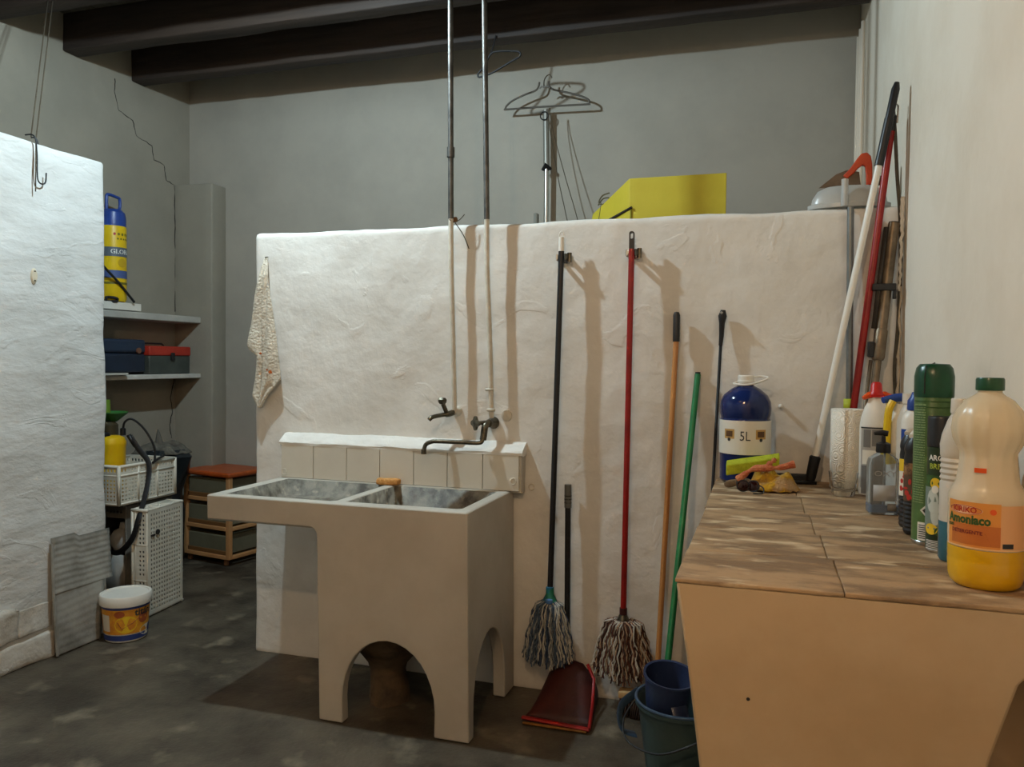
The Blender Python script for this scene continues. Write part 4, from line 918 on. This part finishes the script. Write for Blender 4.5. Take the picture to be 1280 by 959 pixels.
# loft slab behind the partition carries the stored things
lf = struct(MB().box(-1.45, XR+.001, 3.521, YB, 2.0, 2.04).build('trim_4', GREYW, smooth=False))
LZ = 2.041
bx = thing('yellow_box', 'yellow cardboard box with a dark slot on its side standing behind the partition', 'box', (-.5, 4.2, LZ))
fp = [(-.675, 4.10), (-.195, 4.10), (-.24, 4.33), (-.95, 4.48), (-.905, 4.30)]
mb = MB(); mb.poly([fp], .355, lambda u, v, w_: Vector((u, v, LZ+w_*(1 if (v < 4.2 or u > -.5) else .62)))); mb.build('box', YELBOX, bx, bevel=.003)
mb = MB(); p0 = Vector((-.905, 4.285, 2.175)); p1 = Vector((-.66, 4.085, 2.245))
mb.tube([p0, p1], .007, 6); mb.build('slot', CRACK, bx)
MB().tube([(-.665, 4.095, LZ), (-.665, 4.095, 2.235)], .004, 6).build('edge_tape', pm('olive_tape', S(130,126,30), .6), bx)
mb = MB(); mb.tube(smooth_path([(-.87, 4.27, 2.30), (-.84, 4.25, 2.33), (-.80, 4.22, 2.325), (-.83, 4.24, 2.30), (-.865, 4.26, 2.31), (-.845, 4.25, 2.345), (-.80, 4.21, 2.35)], 5), .004, 6)
mb.tube(smooth_path([(-.85, 4.25, 2.31), (-.86, 4.26, 2.25), (-.875, 4.265, 2.18)], 4), .002, 5)
mb.build('wire_coil', pm('coil_wire', S(92,84,60), .6), bx)
# pole with hanger in front of the back wall
pz = thing('standing_pole', 'thin chrome pole standing near the back wall with wires tied to its top', 'pole', (-1.352, 4.95, LZ))
MB().cyl((-1.374, 5.06, LZ), (-1.374, 5.055, 2.72), .0165, 14).build('lower_pole', CHROME, pz)
MB().cyl((-1.374, 5.055, 2.71), (-1.382, 5.05, 3.085), .020, 14).build('upper_pole', pm('grey_pole', S(140,138,130), .4, metal=.4), pz)
MB().tube([(-1.399, 5.05, 2.70), (-1.374, 5.03, 2.725), (-1.349, 5.05, 2.705), (-1.374, 5.08, 2.715)], [.01, .016, .012, .008], 8).build('clamp', BLACKM, pz)
MB().tube([(-1.385+.026*math.cos(k*PI/8), 5.025, 3.04+.026*math.sin(k*PI/8)) for k in range(17)], .004, 6).build('wire_ring', BLACKM, pz)
MB().tube(smooth_path([(-1.33, 4.94, 3.06), (-1.325, 4.93, 2.95), (-1.28, 4.92, 2.7), (-1.22, 4.9, 2.45), (-1.16, 4.85, 2.28), (-1.05, 4.8, 2.22)], 6), .0028, 5).build('hanging_wire', ROPE, pz)
MB().tube(smooth_path([(-1.325, 4.94, 3.06), (-1.31, 4.93, 2.95), (-1.24, 4.92, 2.7), (-1.16, 4.9, 2.45), (-1.08, 4.85, 2.24), (-1.0, 4.8, 2.24), (-.93, 4.7, 2.31)], 6), .0028, 5).build('hanging_wire', ROPE, pz)
hg = thing('coat_hanger', 'grey plastic coat hanger on top of the chrome pole', 'hanger', (-1.34, 4.95, 3.06))
hpts = [(-1.395, 3.225), (-1.40, 3.20), (-1.42, 3.175), (-1.49, 3.155), (-1.57, 3.125), (-1.612, 3.095), (-1.618, 3.078), (-1.605, 3.072), (-1.35, 3.068), (-1.09, 3.060), (-1.072, 3.064), (-1.075, 3.085), (-1.115, 3.11), (-1.20, 3.14), (-1.30, 3.17), (-1.33, 3.195), (-1.335, 3.225)]
MB().tube(smooth_path([((u+1.35)*1.016-1.373, 5.02, (v-1.46)*1.016+1.463) for u, v in hpts], 5), .0065, 8).build('frame', pm('hanger_grey', S(84,78,70), .5), hg)
MB().tube(smooth_path([(-1.395, 4.94, 3.188), (-1.38, 4.94, 3.20), (-1.365, 4.94, 3.192), (-1.35, 4.94, 3.20), (-1.335, 4.94, 3.19)], 4), .005, 6).build('neck_bridge', pm('hanger_grey_dark', S(110,106,98), .5), hg)
MB().tube(smooth_path([(-1.365, 4.94, 3.198), (-1.365, 4.94, 3.235), (-1.35, 4.942, 3.262), (-1.33, 4.945, 3.27), (-1.315, 4.945, 3.25)], 4), .0035, 6).build('hook', DIRTY_CHROME, hg)
wh = thing('wire_hanger', 'bent dark wire hanger hanging from the beam behind the right water pipe', 'hanger', (-1.55, 4.56, 3.14))
MB().tube(smooth_path([(-1.655, 4.53, 3.145), (-1.66, 4.53, 3.165), (-1.62, 4.53, 3.21), (-1.585, 4.53, 3.27), (-1.54, 4.53, 3.285), (-1.43, 4.53, 3.275), (-1.40, 4.53, 3.262), (-1.405, 4.53, 3.24), (-1.46, 4.53, 3.215), (-1.58, 4.53, 3.16), (-1.655, 4.53, 3.145)], 5), .006, 6).build('wire', BLACKM, wh)
MB().tube(smooth_path([(-1.585, 4.53, 3.27), (-1.57, 4.53, 3.31), (-1.56, 4.535, 3.35), (-1.555, 4.545, 3.385)], 4), .005, 6).build('hook', BLACKM, wh)
tag(MB().box(-1.40, -1.378, 4.85, 4.9, LZ, 2.385).build('timber_stub', pm('grey_timber', S(140,138,128), .7)), 'short grey timber stub upright left of the chrome pole', 'timber')
for i, (y, z0) in enumerate(((5.09, LZ), (4.97, LZ), (4.86, LZ))):
    tag(MB().cyl((XR-.014, y, z0), (XR-.014, y, 3.36), .011, 10).build('conduit', RIGHTW), ('white conduit in the right corner, hard against the back wall', 'white conduit in the right corner, middle of the three', 'white conduit in the right corner, nearest the camera')[i], 'pipe', 'white conduits running up the right corner')

# ---------------------------------------------------------------- left bay: shelves and what they carry
up = struct(MB().box(XL, -4.0, 3.6, 5.0, 1.71, 1.757).build('trim_5', pm('shelf_cement', S(186,184,176), .8, S(170,168,160), 5, bump=.3, bscale=12), bevel=.006))
lo_ = struct(MB().box(XL, -4.0, 3.6, 5.0, 1.305, 1.338).build('trim_6', pm('shelf_pale', S(206,204,196), .8, S(190,188,180), 5, bump=.3, bscale=12), bevel=.005))
tag(MB().box(-4.19, -4.03, 3.8, 4.42, 1.765, 1.815).build('white_board', WHITEP, bevel=.003), 'white board lying on the upper shelf under the yellow canister', 'board')
for y_ in (3.9, 4.3): pass
tag(MB().box(-4.0, -3.97, 3.72, 4.24, 1.338, 1.352).build('narrow_plank', pm('pale_plank', S(196,192,180), .8), bevel=.002), 'narrow pale plank at the edge of the lower shelf', 'plank')
k0 = (-4.10, 4.245)
gc = thing('pressure_canister', 'tall yellow and blue pressure sprayer canister on the upper shelf', 'sprayer', (k0[0], k0[1], 1.818))
MB().lathe([(.001, 1.819), (.075, 1.82), (.083, 1.835), (.083, 2.30), (.080, 2.31), (.001, 2.31)], (*k0, 0), 32).build('tank', YELLOW, gc)
MB().lathe([(.080, 2.31), (.081, 2.36), (.075, 2.40), (.055, 2.42), (.001, 2.425)], (*k0, 0), 32).build('collar', BLUE, gc)
MB().tube(smooth_path([(k0[0], k0[1]-.05, 2.41), (k0[0], k0[1]-.05, 2.50), (k0[0], k0[1]-.03, 2.515), (k0[0], k0[1]+.03, 2.51), (k0[0], k0[1]+.06, 2.50), (k0[0], k0[1]+.06, 2.44), (k0[0], k0[1]+.03, 2.42)], 4), .010, 10).build('pump_handle', BLUE, gc)
fn = wrap((*k0, 0), .083, math.atan2(-k0[1]*.5, -k0[0])*.9, 0); mb = MB()
patch(mb, fn, -.12, .12, 2.11, 2.17, 24, 0, .0008); patch(mb, fn, -.12, .12, 1.97, 2.02, 24, 1, .0008)
for k in range(5): blob(mb, fn, -.02+k*.025, 2.255, .008, .009, 2 if k == 0 else 3, .001); blob(mb, fn, 0+k*.02, 2.225, .006, .006, 3, .001)
blob(mb, fn, .03, 2.07, .03, .03, 4, .0006); patch(mb, fn, -.1, .1, 1.93, 1.945, 16, 3, .0007)
cl = mb.build('label', [pm('label_slate', S(90,100,110), .5), pm('label_navy', S(70,90,140), .5), PRINTR, pm('label_olive', S(110,104,30), .5), pm('label_gold', S(196,160,30), .5)], gc)
text_on(wrap((*k0, 0), .083, math.atan2(-k0[1]*.5, -k0[0])*.9, 2.14, off=.002), 'GLORIA', .042, PRINTW, cl, du=.03, bold=.0008)
tag(MB().tube([(-4.03, 4.06, 2.06), (-4.01, 4.20, 1.94), (-4.01, 4.335, 1.822)], .008, 8).build('spray_lance', BLACKM), 'black lance propped diagonally against the yellow canister', 'lance')
tag(MB().tube([(-4.035+.012*math.sin(k), 4.16+.05*math.cos(k*PI/8), 1.828+.014*math.sin(k*PI/8)) for k in range(17)], .009, 8).build('hose_coil', BLACKM), 'short loop of black hose at the foot of the yellow canister', 'hose')
t1 = thing('tool_case', 'dark navy blue plastic tool case on the lower shelf', 'case', (-4.09, 4.22, 1.339))
MB().box(-4.20, -4.045, 4.0, 4.475, 1.354, 1.48).build('body', pm('case_navy', S(30,42,60), .5, S(24,34,50), 6), t1, bevel=.015, seg=3)
MB().box(-4.20, -4.043, 4.0, 4.478, 1.483, 1.575).build('lid', pm('case_navy_lid', S(34,48,68), .5), t1, bevel=.018, seg=3)
MB().cyl((-4.044, 4.405, 1.50), (-4.034, 4.405, 1.50), .020, 16).build('latch', pm('latch_brown', S(120,80,60), .5), t1)
t2 = thing('toolbox', 'grey green toolbox with red lid on the lower shelf', 'toolbox', (-4.10, 4.70, 1.339))
MB().box(-4.20, -4.035, 4.50, 4.905, 1.3395, 1.468).build('body', pm('box_greygreen', S(70,76,70), .55, S(58,64,60), 6), t2, bevel=.006)
MB().box(-4.202, -4.03, 4.495, 4.91, 1.468, 1.535).build('lid', pm('lid_red', S(176,52,34), .5, S(160,42,28), 6), t2, bevel=.008)
MB().box(-4.031, -4.02, 4.70, 4.735, 1.435, 1.49).build('latch', BLACK, t2, bevel=.002)
MB().tube([(-4.11, 4.50, 1.54), (-4.11, 4.52, 1.553), (-4.11, 4.70, 1.553), (-4.11, 4.72, 1.54)], .006, 8).build('carry_handle', BLACK, t2)

# crates: lattice panels
def lattice(mb, o, ux, uy, w_, h_, nx, ny, t_, edge, hole=.55, skip=None):
    """perforated plate with real holes; o corner, ux/uy unit directions"""
    o = Vector(o); ux = Vector(ux).normalized(); uy = Vector(uy).normalized(); n = ux.cross(uy)*t_
    xs = [0]; cw_ = (w_-2*edge)/nx
    for i in range(nx): xs += [edge+cw_*(i+.5-hole/2), edge+cw_*(i+.5+hole/2)]
    xs.append(w_); yl = [0]; ch = (h_-2*edge)/ny
    for i in range(ny): yl += [edge+ch*(i+.5-hole/2), edge+ch*(i+.5+hole/2)]
    yl.append(h_); vs = [o+ux*a+uy*b for b in yl for a in xs]; k = len(xs); nv = len(vs)
    fs = []; keep = set()
    for j in range(len(yl)-1):
        for i in range(k-1):
            if i % 2 and j % 2 and not (skip and skip(i//2, j//2)): continue
            keep.add((i, j))
    vs2 = [v+n for v in vs]
    for (i, j) in keep:
        a = j*k+i; fs.append((a, a+1, a+k+1, a+k)); fs.append((nv+a, nv+a+k, nv+a+k+1, nv+a+1))
        for (di, dj, p, q) in ((0, -1, a, a+1), (0, 1, a+k, a+k+1), (-1, 0, a, a+k), (1, 0, a+1, a+k+1)):
            if (i+di, j+dj) not in keep: fs.append((p, q, nv+q, nv+p))
    return mb.add(vs+vs2, fs)
def crate(t, mat, o, ux, uy, uz, L_, W_, H_, bottom_holes=(14, 9)):
    """open crate: o = outer bottom corner, L along ux, W along uy, H along uz"""
    o = Vector(o); ux = Vector(ux).normalized(); uy = Vector(uy).normalized(); uz = Vector(uz).normalized(); e = .018
    nL = max(4, int(L_/.026)); nW = max(3, int(W_/.026)); nH = max(3, int(H_/.026))
    lattice(MB(), o, ux, uy, L_, W_, *bottom_holes, .004, e).build('bottom_panel', mat, t, smooth=False)
    for (oo, a, ln, nn) in ((o, ux, L_, nL), (o+uy*(W_-.004), ux, L_, nL), (o, uy, W_, nW), (o+ux*(L_-.004), uy, W_, nW)):
        q = nn
        lattice(MB(), oo, a, uz, ln, H_*.74, q, nH-2, .004, e, .5, skip=lambda i, j, q=q: i in (q//3, q-1-q//3)).build('side_panel', mat, t, smooth=False)
        lattice(MB(), oo+uz*H_*.745, a, uz, ln, H_*.255, q, 1, .004, .012, .5, skip=lambda i, j, q=q: i in (q//3, q-1-q//3)).build('rim_panel', mat, t, smooth=False)
    for k_, zz in enumerate((0.006, H_*.745, H_-.006)):
        r = .006 if k_ < 2 else .009; p = [o+uz*zz, o+ux*L_+uz*zz, o+ux*L_+uy*W_+uz*zz, o+uy*W_+uz*zz]
        for a in range(4): MB().tube([p[a], p[(a+1) % 4]], r, 6).build('rail', mat, t)
    for q in (o, o+ux*L_, o+ux*L_+uy*W_, o+uy*W_): MB().tube([q, q+uz*H_], .010, 8).build('corner_post', mat, t)
    for (q, a, ln) in ((o, ux, L_), (o+uy*W_, ux, L_), (o, uy, W_), (o+ux*L_, uy, W_)):
        for f in (.33, .67): MB().tube([q+a*ln*f, q+a*ln*f+uz*H_], .006, 6).build('rib', mat, t)
ch_ = thing('crate', 'white perforated crate lying level on the other crates, holding the yellow sprayer', 'crate', (-3.63, 3.85, .612))
crate(ch_, CRATEP, (-3.80, 3.62, .616), (.0, 1, 0), (1, 0, 0), (0, 0, 1), .45, .34, .225, (14, 10))
cv = thing('crate', 'white perforated crate standing on end on the floor beside the drawer unit', 'crate', (-3.37, 3.8, 0))
d1 = Vector((-.10, .99, 0)).normalized(); d2 = Vector((-.99, -.10, 0)).normalized()
crate(cv, CRATEP, Vector((-3.262, 3.625, .008)), (0, 0, 1), d1, d2, .592, .315, .105, (22, 12))
MB().lathe([(.001, 0), (.015, 0), (.015, .006), (.001, .006)], (-3.266, 3.70, .468), 12, rot=Matrix.Rotation(PI/2, 3, 'Y')).build('stain', CRACK, cv)
MB().box(-3.263, -3.257, 3.645, 3.675, .452, .462).build('stain', CRACK, cv)
# grey box between
gb = thing('storage_bin', 'dark grey open plastic bin standing under the white crate', 'bin', (-3.66, 3.9, 0))
mb = MB(); mb.box(-3.86, -3.85, 3.70, 4.1, .004, .60); mb.box(-3.515, -3.505, 3.72, 4.1, .004, .60); mb.box(-3.85, -3.515, 4.09, 4.10, .004, .60); mb.box(-3.86, -3.505, 3.70, 4.10, .59, .603); mb.box(-3.86, -3.505, 3.72, 4.1, .004, .016)
mb.build('shell', GREYP, gb, bevel=.003)
lattice(MB(), (-3.85, 3.73, .52), (1, 0, 0), (0, 0, 1), .335, .07, 12, 1, .004, .02, .45).build('front_strip', GREYP, gb, smooth=False)
MB().box(-3.845, -3.52, 3.74, 3.745, .02, .30).build('clouded_panel', pm('clouded_panel', S(150,148,142), .5, S(120,118,112), 5), gb)
MB().tube([(-3.845, 3.725, .02), (-3.845, 3.725, .59)], .012, 8).build('edge_post', GREYP, gb)
tag(MB().lathe([(.001, .303), (.06, .305), (.085, .34), (.088, .38), (.06, .42), (.025, .435), (.018, .47), (.001, .475)], (-3.60, 3.80, .01), 20, sy=.7, ribs=lambda a, z: .07*math.sin(5*a+z*30)).build('plastic_bag', TRANSW), 'whitish knotted plastic bag inside the grey bin', 'bag')
# yellow sprayer bottle in the crate
sp = thing('pump_sprayer', 'small yellow pump sprayer bottle with black cap standing in the white crate', 'sprayer', (-3.62, 3.74, .625))
MB().lathe([(.001, .622), (.078, .624), (.082, .64), (.082, .93), (.085, .945), (.085, .96), (.075, .985), (.05, .997), (.001, 1.0)], (-3.63, 3.735, 0), 32).build('bottle', pm('sprayer_yellow', S(230,190,16), .35, S(220,160,12), 3), sp)
MB().lathe([(.028, .99), (.028, 1.012), (.022, 1.018), (.001, 1.018)], (-3.635, 3.70, 0), 20).build('cap', BLACK, sp)
MB().lathe([(.016, .995), (.016, 1.035), (.008, 1.04), (.001, 1.04)], (-3.60, 3.80, 0), 14).build('hose_fitting', BLACK, sp)
MB().tube(smooth_path([(-3.60, 3.80, 1.03), (-3.585, 3.80, 1.075), (-3.55, 3.82, 1.09), (-3.50, 3.86, 1.03), (-3.44, 3.87, .93), (-3.425, 3.86, .84)], 6), .0065, 8).build('hose', BLACK, sp)
mb = MB(); mb.tube(smooth_path([(-3.55, 3.80, .993), (-3.50, 3.82, .91), (-3.435, 3.82, .84), (-3.41, 3.79, .742), (-3.36, 3.70, .642), (-3.30, 3.595, .565), (-3.334, 3.585, .451), (-3.426, 3.60, .367), (-3.532, 3.64, .34), (-3.60, 3.66, .37), (-3.63, 3.69, .42)], 6), .016, 8, flat=(1, .22)); mb.build('shoulder_strap', BLACKM, sp)
MB().tube([(-3.555, 3.795, 1.0), (-3.53, 3.815, .93)], [.014, .008], 8).build('strap_buckle', BLACK, sp)
MB().tube(smooth_path([(-3.43, 3.85, .835), (-3.44, 3.90, .85), (-3.46, 3.97, .86)], 4), .008, 8).build('spray_gun', BLACK, sp)
fu = thing('funnel', 'green plastic funnel on a dark jar behind the yellow sprayer', 'funnel', (-3.72, 3.84, .63))
MB().lathe([(.001, .63), (.05, .63), (.05, 1.05), (.03, 1.07), (.001, 1.07)], (-3.74, 3.84, 0), 20).build('jar', pm('brown_jar', S(64,56,38), .4), fu)
MB().lathe([(.03, 1.068), (.05, 1.085), (.085, 1.115), (.09, 1.12), (.09, 1.127), (.085, 1.122), (.03, 1.08)], (-3.74, 3.86, 0), 28).build('cone', pm('funnel_green', S(50,110,50), .45), fu)
MB().tube([(-3.75, 3.83, 1.10), (-3.75, 3.83, 1.20)], [.024, .02], 12).build('pump_knob', pm('knob_lime', S(110,140,40), .45), fu)
# dark sack
sk = thing('rubbish_sack', 'dark plastic sack with a grey cloth on top behind the white crate', 'sack', (-4.0, 4.5, 0))
MB().lathe([(.001, .003), (.11, .006), (.14, .08), (.13, .4), (.12, .55), (.17, .70), (.19, .78), (.15, .83), (.001, .84)], (-3.93, 4.50, 0), 40, ribs=lambda a, z: .08*math.sin(5*a+z*9)+.05*math.sin(11*a-z*17)).build('bag', pm('sack_black', S(34,40,44), .3, S(24,30,34), 8, bump=.4, bscale=20), sk)
crump((-3.93, 4.50, .80), .19, .17, .08, 9).build('cloth_on_top', pm('cloth_grey', S(104,100,90), .95, S(80,76,68), 20, bump=.5, bscale=60), sk, solid=.004)
MB().tube([(-3.93, 4.47, .85), (-3.935, 4.47, .93), (-3.94, 4.47, .965)], [.03, .014, .004], 8).build('cloth_peak', pm('cloth_grey_peak', S(96,92,84), .95), sk)

# drawer unit
du_ = thing('drawer_unit', 'three drawer plastic chest with orange brown top, tan frame and smoky drawers', 'drawers', (-3.75, 4.92, 0))
TAN = pm('tan_plastic', S(196,146,96), .5, S(184,134,86), 6); SMOKE = pm('smoky_drawer', S(150,146,120), .25, S(138,134,110), 4, trans=.45, alpha=1)
ang = math.atan2(-.09, .48); M_ = Matrix.Translation((-3.985, 4.775, 0)) @ Matrix.Rotation(ang, 4, 'Z')
W_, D_, H_ = .46, .36, .655
def lb_(name, mat, *b, par=du_, bevel=.004, mi=0):
    mb = MB(); mb.M = M_; mb.box(*b); return mb.build(name, mat, par, bevel=bevel, seg=2)
lb_('top', pm('orange_top', S(176,84,34), .4, S(156,66,24), 6, bump=.2, bscale=30), -.012, W_+.012, -.012, D_+.01, H_-.035, H_, bevel=.012)
for (x, y) in ((0, 0), (W_-.034, 0), (0, D_-.034), (W_-.034, D_-.034)):
    lb_('post', TAN, x, x+.034, y, y+.034, .045, H_-.034)
    lb_('foot', pm('foot_brown', S(110,74,46), .6), x+.03 if x == 0 else x-.03, x+.06 if x == 0 else x, y+.01, y+.035, 0, .046)
for z in (.045, .245, .44):
    lb_('crossbar', TAN, .034, W_-.034, -.004, .03, z, z+.028)
    lb_('side_rail', TAN, W_-.03, W_+.002, .034, D_-.034, z, z+.026); lb_('side_rail', TAN, -.002, .03, .034, D_-.034, z, z+.026)
    dr = lb_('drawer', SMOKE, .038, W_-.038, .012, D_-.02, z+.03, z+.165, bevel=.008)
    lb_('drawer_bottom', pm('drawer_brown', S(120,84,48), .5), .036, W_-.036, .006, .016, z+.0285, z+.058, par=dr)  # brown strip along the lower front edge of the drawer
lb_('back_panel', TAN, .03, W_-.03, D_-.012, D_-.004, .05, H_-.04)

# paint bucket on the floor
pc = (-3.145, 3.335); pbk = thing('paint_bucket', 'white paint bucket with closed lid and yellow and blue printed label on the floor', 'bucket', (*pc, 0))
MB().lathe([(.001, .002), (.098, .003), (.102, .01), (.116, .195), (.001, .197)], (*pc, 0), 40).build('tub', WHITEP, pbk)
MB().lathe([(.116, .185), (.124, .187), (.126, .20), (.126, .232), (.122, .238), (.112, .238), (.108, .232), (.001, .231)], (*pc, 0), 40).build('lid', WHITEP, pbk)
fa = facing(*pc)
def cone_fn(a0):
    def fn(u, v, w_=0):
        r = .102+(v-.01)*.0757+.0012+w_; th_ = a0+u/.11
        return Vector((pc[0]+r*math.cos(th_), pc[1]+r*math.sin(th_), v))
    return fn
fn = cone_fn(fa); mb = MB()
patch(mb, fn, -.155, .155, .045, .18, 34, 0); patch(mb, fn, -.17, .17, .172, .184, 34, 1, .0004); patch(mb, fn, -.15, .155, .012, .04, 30, 1, .0002)
patch(mb, fn, -.138, -.082, .06, .145, 8, 2, .0006); lines(mb, fn, -.132, -.09, .065, .14, 9, 3, 5)
blob(mb, fn, .0, .095, .055, .045, 4, .0008); blob(mb, fn, .09, .12, .03, .03, 5, .0008); blob(mb, fn, -.03, .15, .025, .018, 5, .0009); blob(mb, fn, .12, .05, .05, .028, 2, .0007); blob(mb, fn, .145, .055, .02, .022, 1, .001)
mb.tube([fn(-.04, .11, .0015), fn(-.02, .075, .0015), fn(.03, .10, .0015), fn(.075, .13, .0015)], .0022, 5, 5)
pl_ = mb.build('label', [pm('paint_orange', S(220,160,40), .45, S(200,120,40), 20), pm('paint_blue', S(40,60,120), .45), LABELW, PRINTG, PRINTY, pm('paint_rust', S(160,80,40), .5)], pbk)
vs, fs = text_mesh('tit\u00e1n', .05, .0012)
mb = MB(); mb.add([fn(v.x+.085, v.y+.152, .0022) for v in vs], fs); mb.build('lettering', PRINTD, pl_, smooth=False)

# corrugated sheet leaning on the foreground wall
cs = thing('corrugated_sheet', 'grey ribbed sheet leaning at the foot of the foreground wall', 'sheet', (-3.27, 3.18, 0))
CSM = pm('grey_sheet', S(158,156,148), .7, S(118,116,108), 6, bump=.2, bscale=20)
mb = MB()
mb.grid(14, 90, lambda a, b: Vector((-3.262-.02*b+.0009*math.sin(b*2*PI*9), 3.005+.36*a, .30+.275*b-.02*(a > .45)*b))); mb.build('upper_panel', CSM, cs, solid=.003)
mb = MB()
mb.grid(14, 60, lambda a, b: Vector((-3.245-.022*b+.0005*math.sin(b*2*PI*9), 3.00+(.27+.05*b)*a, .004+.31*b+.04*a*b))); mb.build('lower_panel', CSM, cs, solid=.003)
MB().tube([(-3.24, 3.0, .005), (-3.262, 3.0, .30), (-3.275, 3.003, .545)], .007, 6).build('edge_fold', CSM, cs)

# hooks, strings and plate on the foreground wall
sh = thing('wall_hook', 'dark S shaped wire hook hanging over the top of the foreground wall, with its string', 'hook', (-3.28, 2.94, 2.2))
MB().tube(smooth_path([(-3.34, 2.93, 2.498), (-3.30, 2.93, 2.496), (-3.283, 2.935, 2.475), (-3.28, 2.94, 2.40), (-3.28, 2.94, 2.33), (-3.28, 2.945, 2.285), (-3.28, 2.965, 2.272), (-3.28, 2.985, 2.285), (-3.28, 2.99, 2.33)], 5), .0035, 6).build('hook', BLACKM, sh)
MB().tube([(-3.284, 2.938, 2.47), (-3.279, 2.93, 2.23)], .0028, 5).build('string_tail', ROPE, sh)
MB().tube([(-3.31, 2.935, 2.49), (-3.728, 3.415, 3.375)], .003, 5).build('string', ROPE, sh)
s2 = thing('wall_hook', 'small dark nail hook on top of the foreground wall, with its string', 'hook', (-3.36, 3.01, 2.47))
MB().tube(smooth_path([(-3.36, 2.98, 2.50), (-3.36, 3.0, 2.505), (-3.355, 3.01, 2.49), (-3.35, 3.012, 2.46)], 4), .0035, 6).build('hook', BLACKM, s2)
MB().tube([(-3.36, 3.005, 2.49), (-3.70, 3.42, 3.375)], .003, 5).build('string', ROPE, s2)
ep = thing('cover_plate', 'small oval cream cover plate on the foreground wall', 'plate', (-3.29, 2.93, 1.83))
MB().lathe([(.001, .010), (.020, .009), (.027, .002), (.028, -.004)], (-3.296, 2.93, 1.835), 24, sx=1.45, sy=.72, rot=Matrix.Rotation(PI/2, 3, 'Y')).build('plate', pm('plate_cream', S(206,194,170), .5), ep)
for dz in (-.022, .022): MB().lathe([(.001, .004), (.004, .003), (.004, 0)], (-3.288, 2.93, 1.835+dz), 8, rot=Matrix.Rotation(PI/2, 3, 'Y')).build('screw', DIRTY_CHROME, ep)
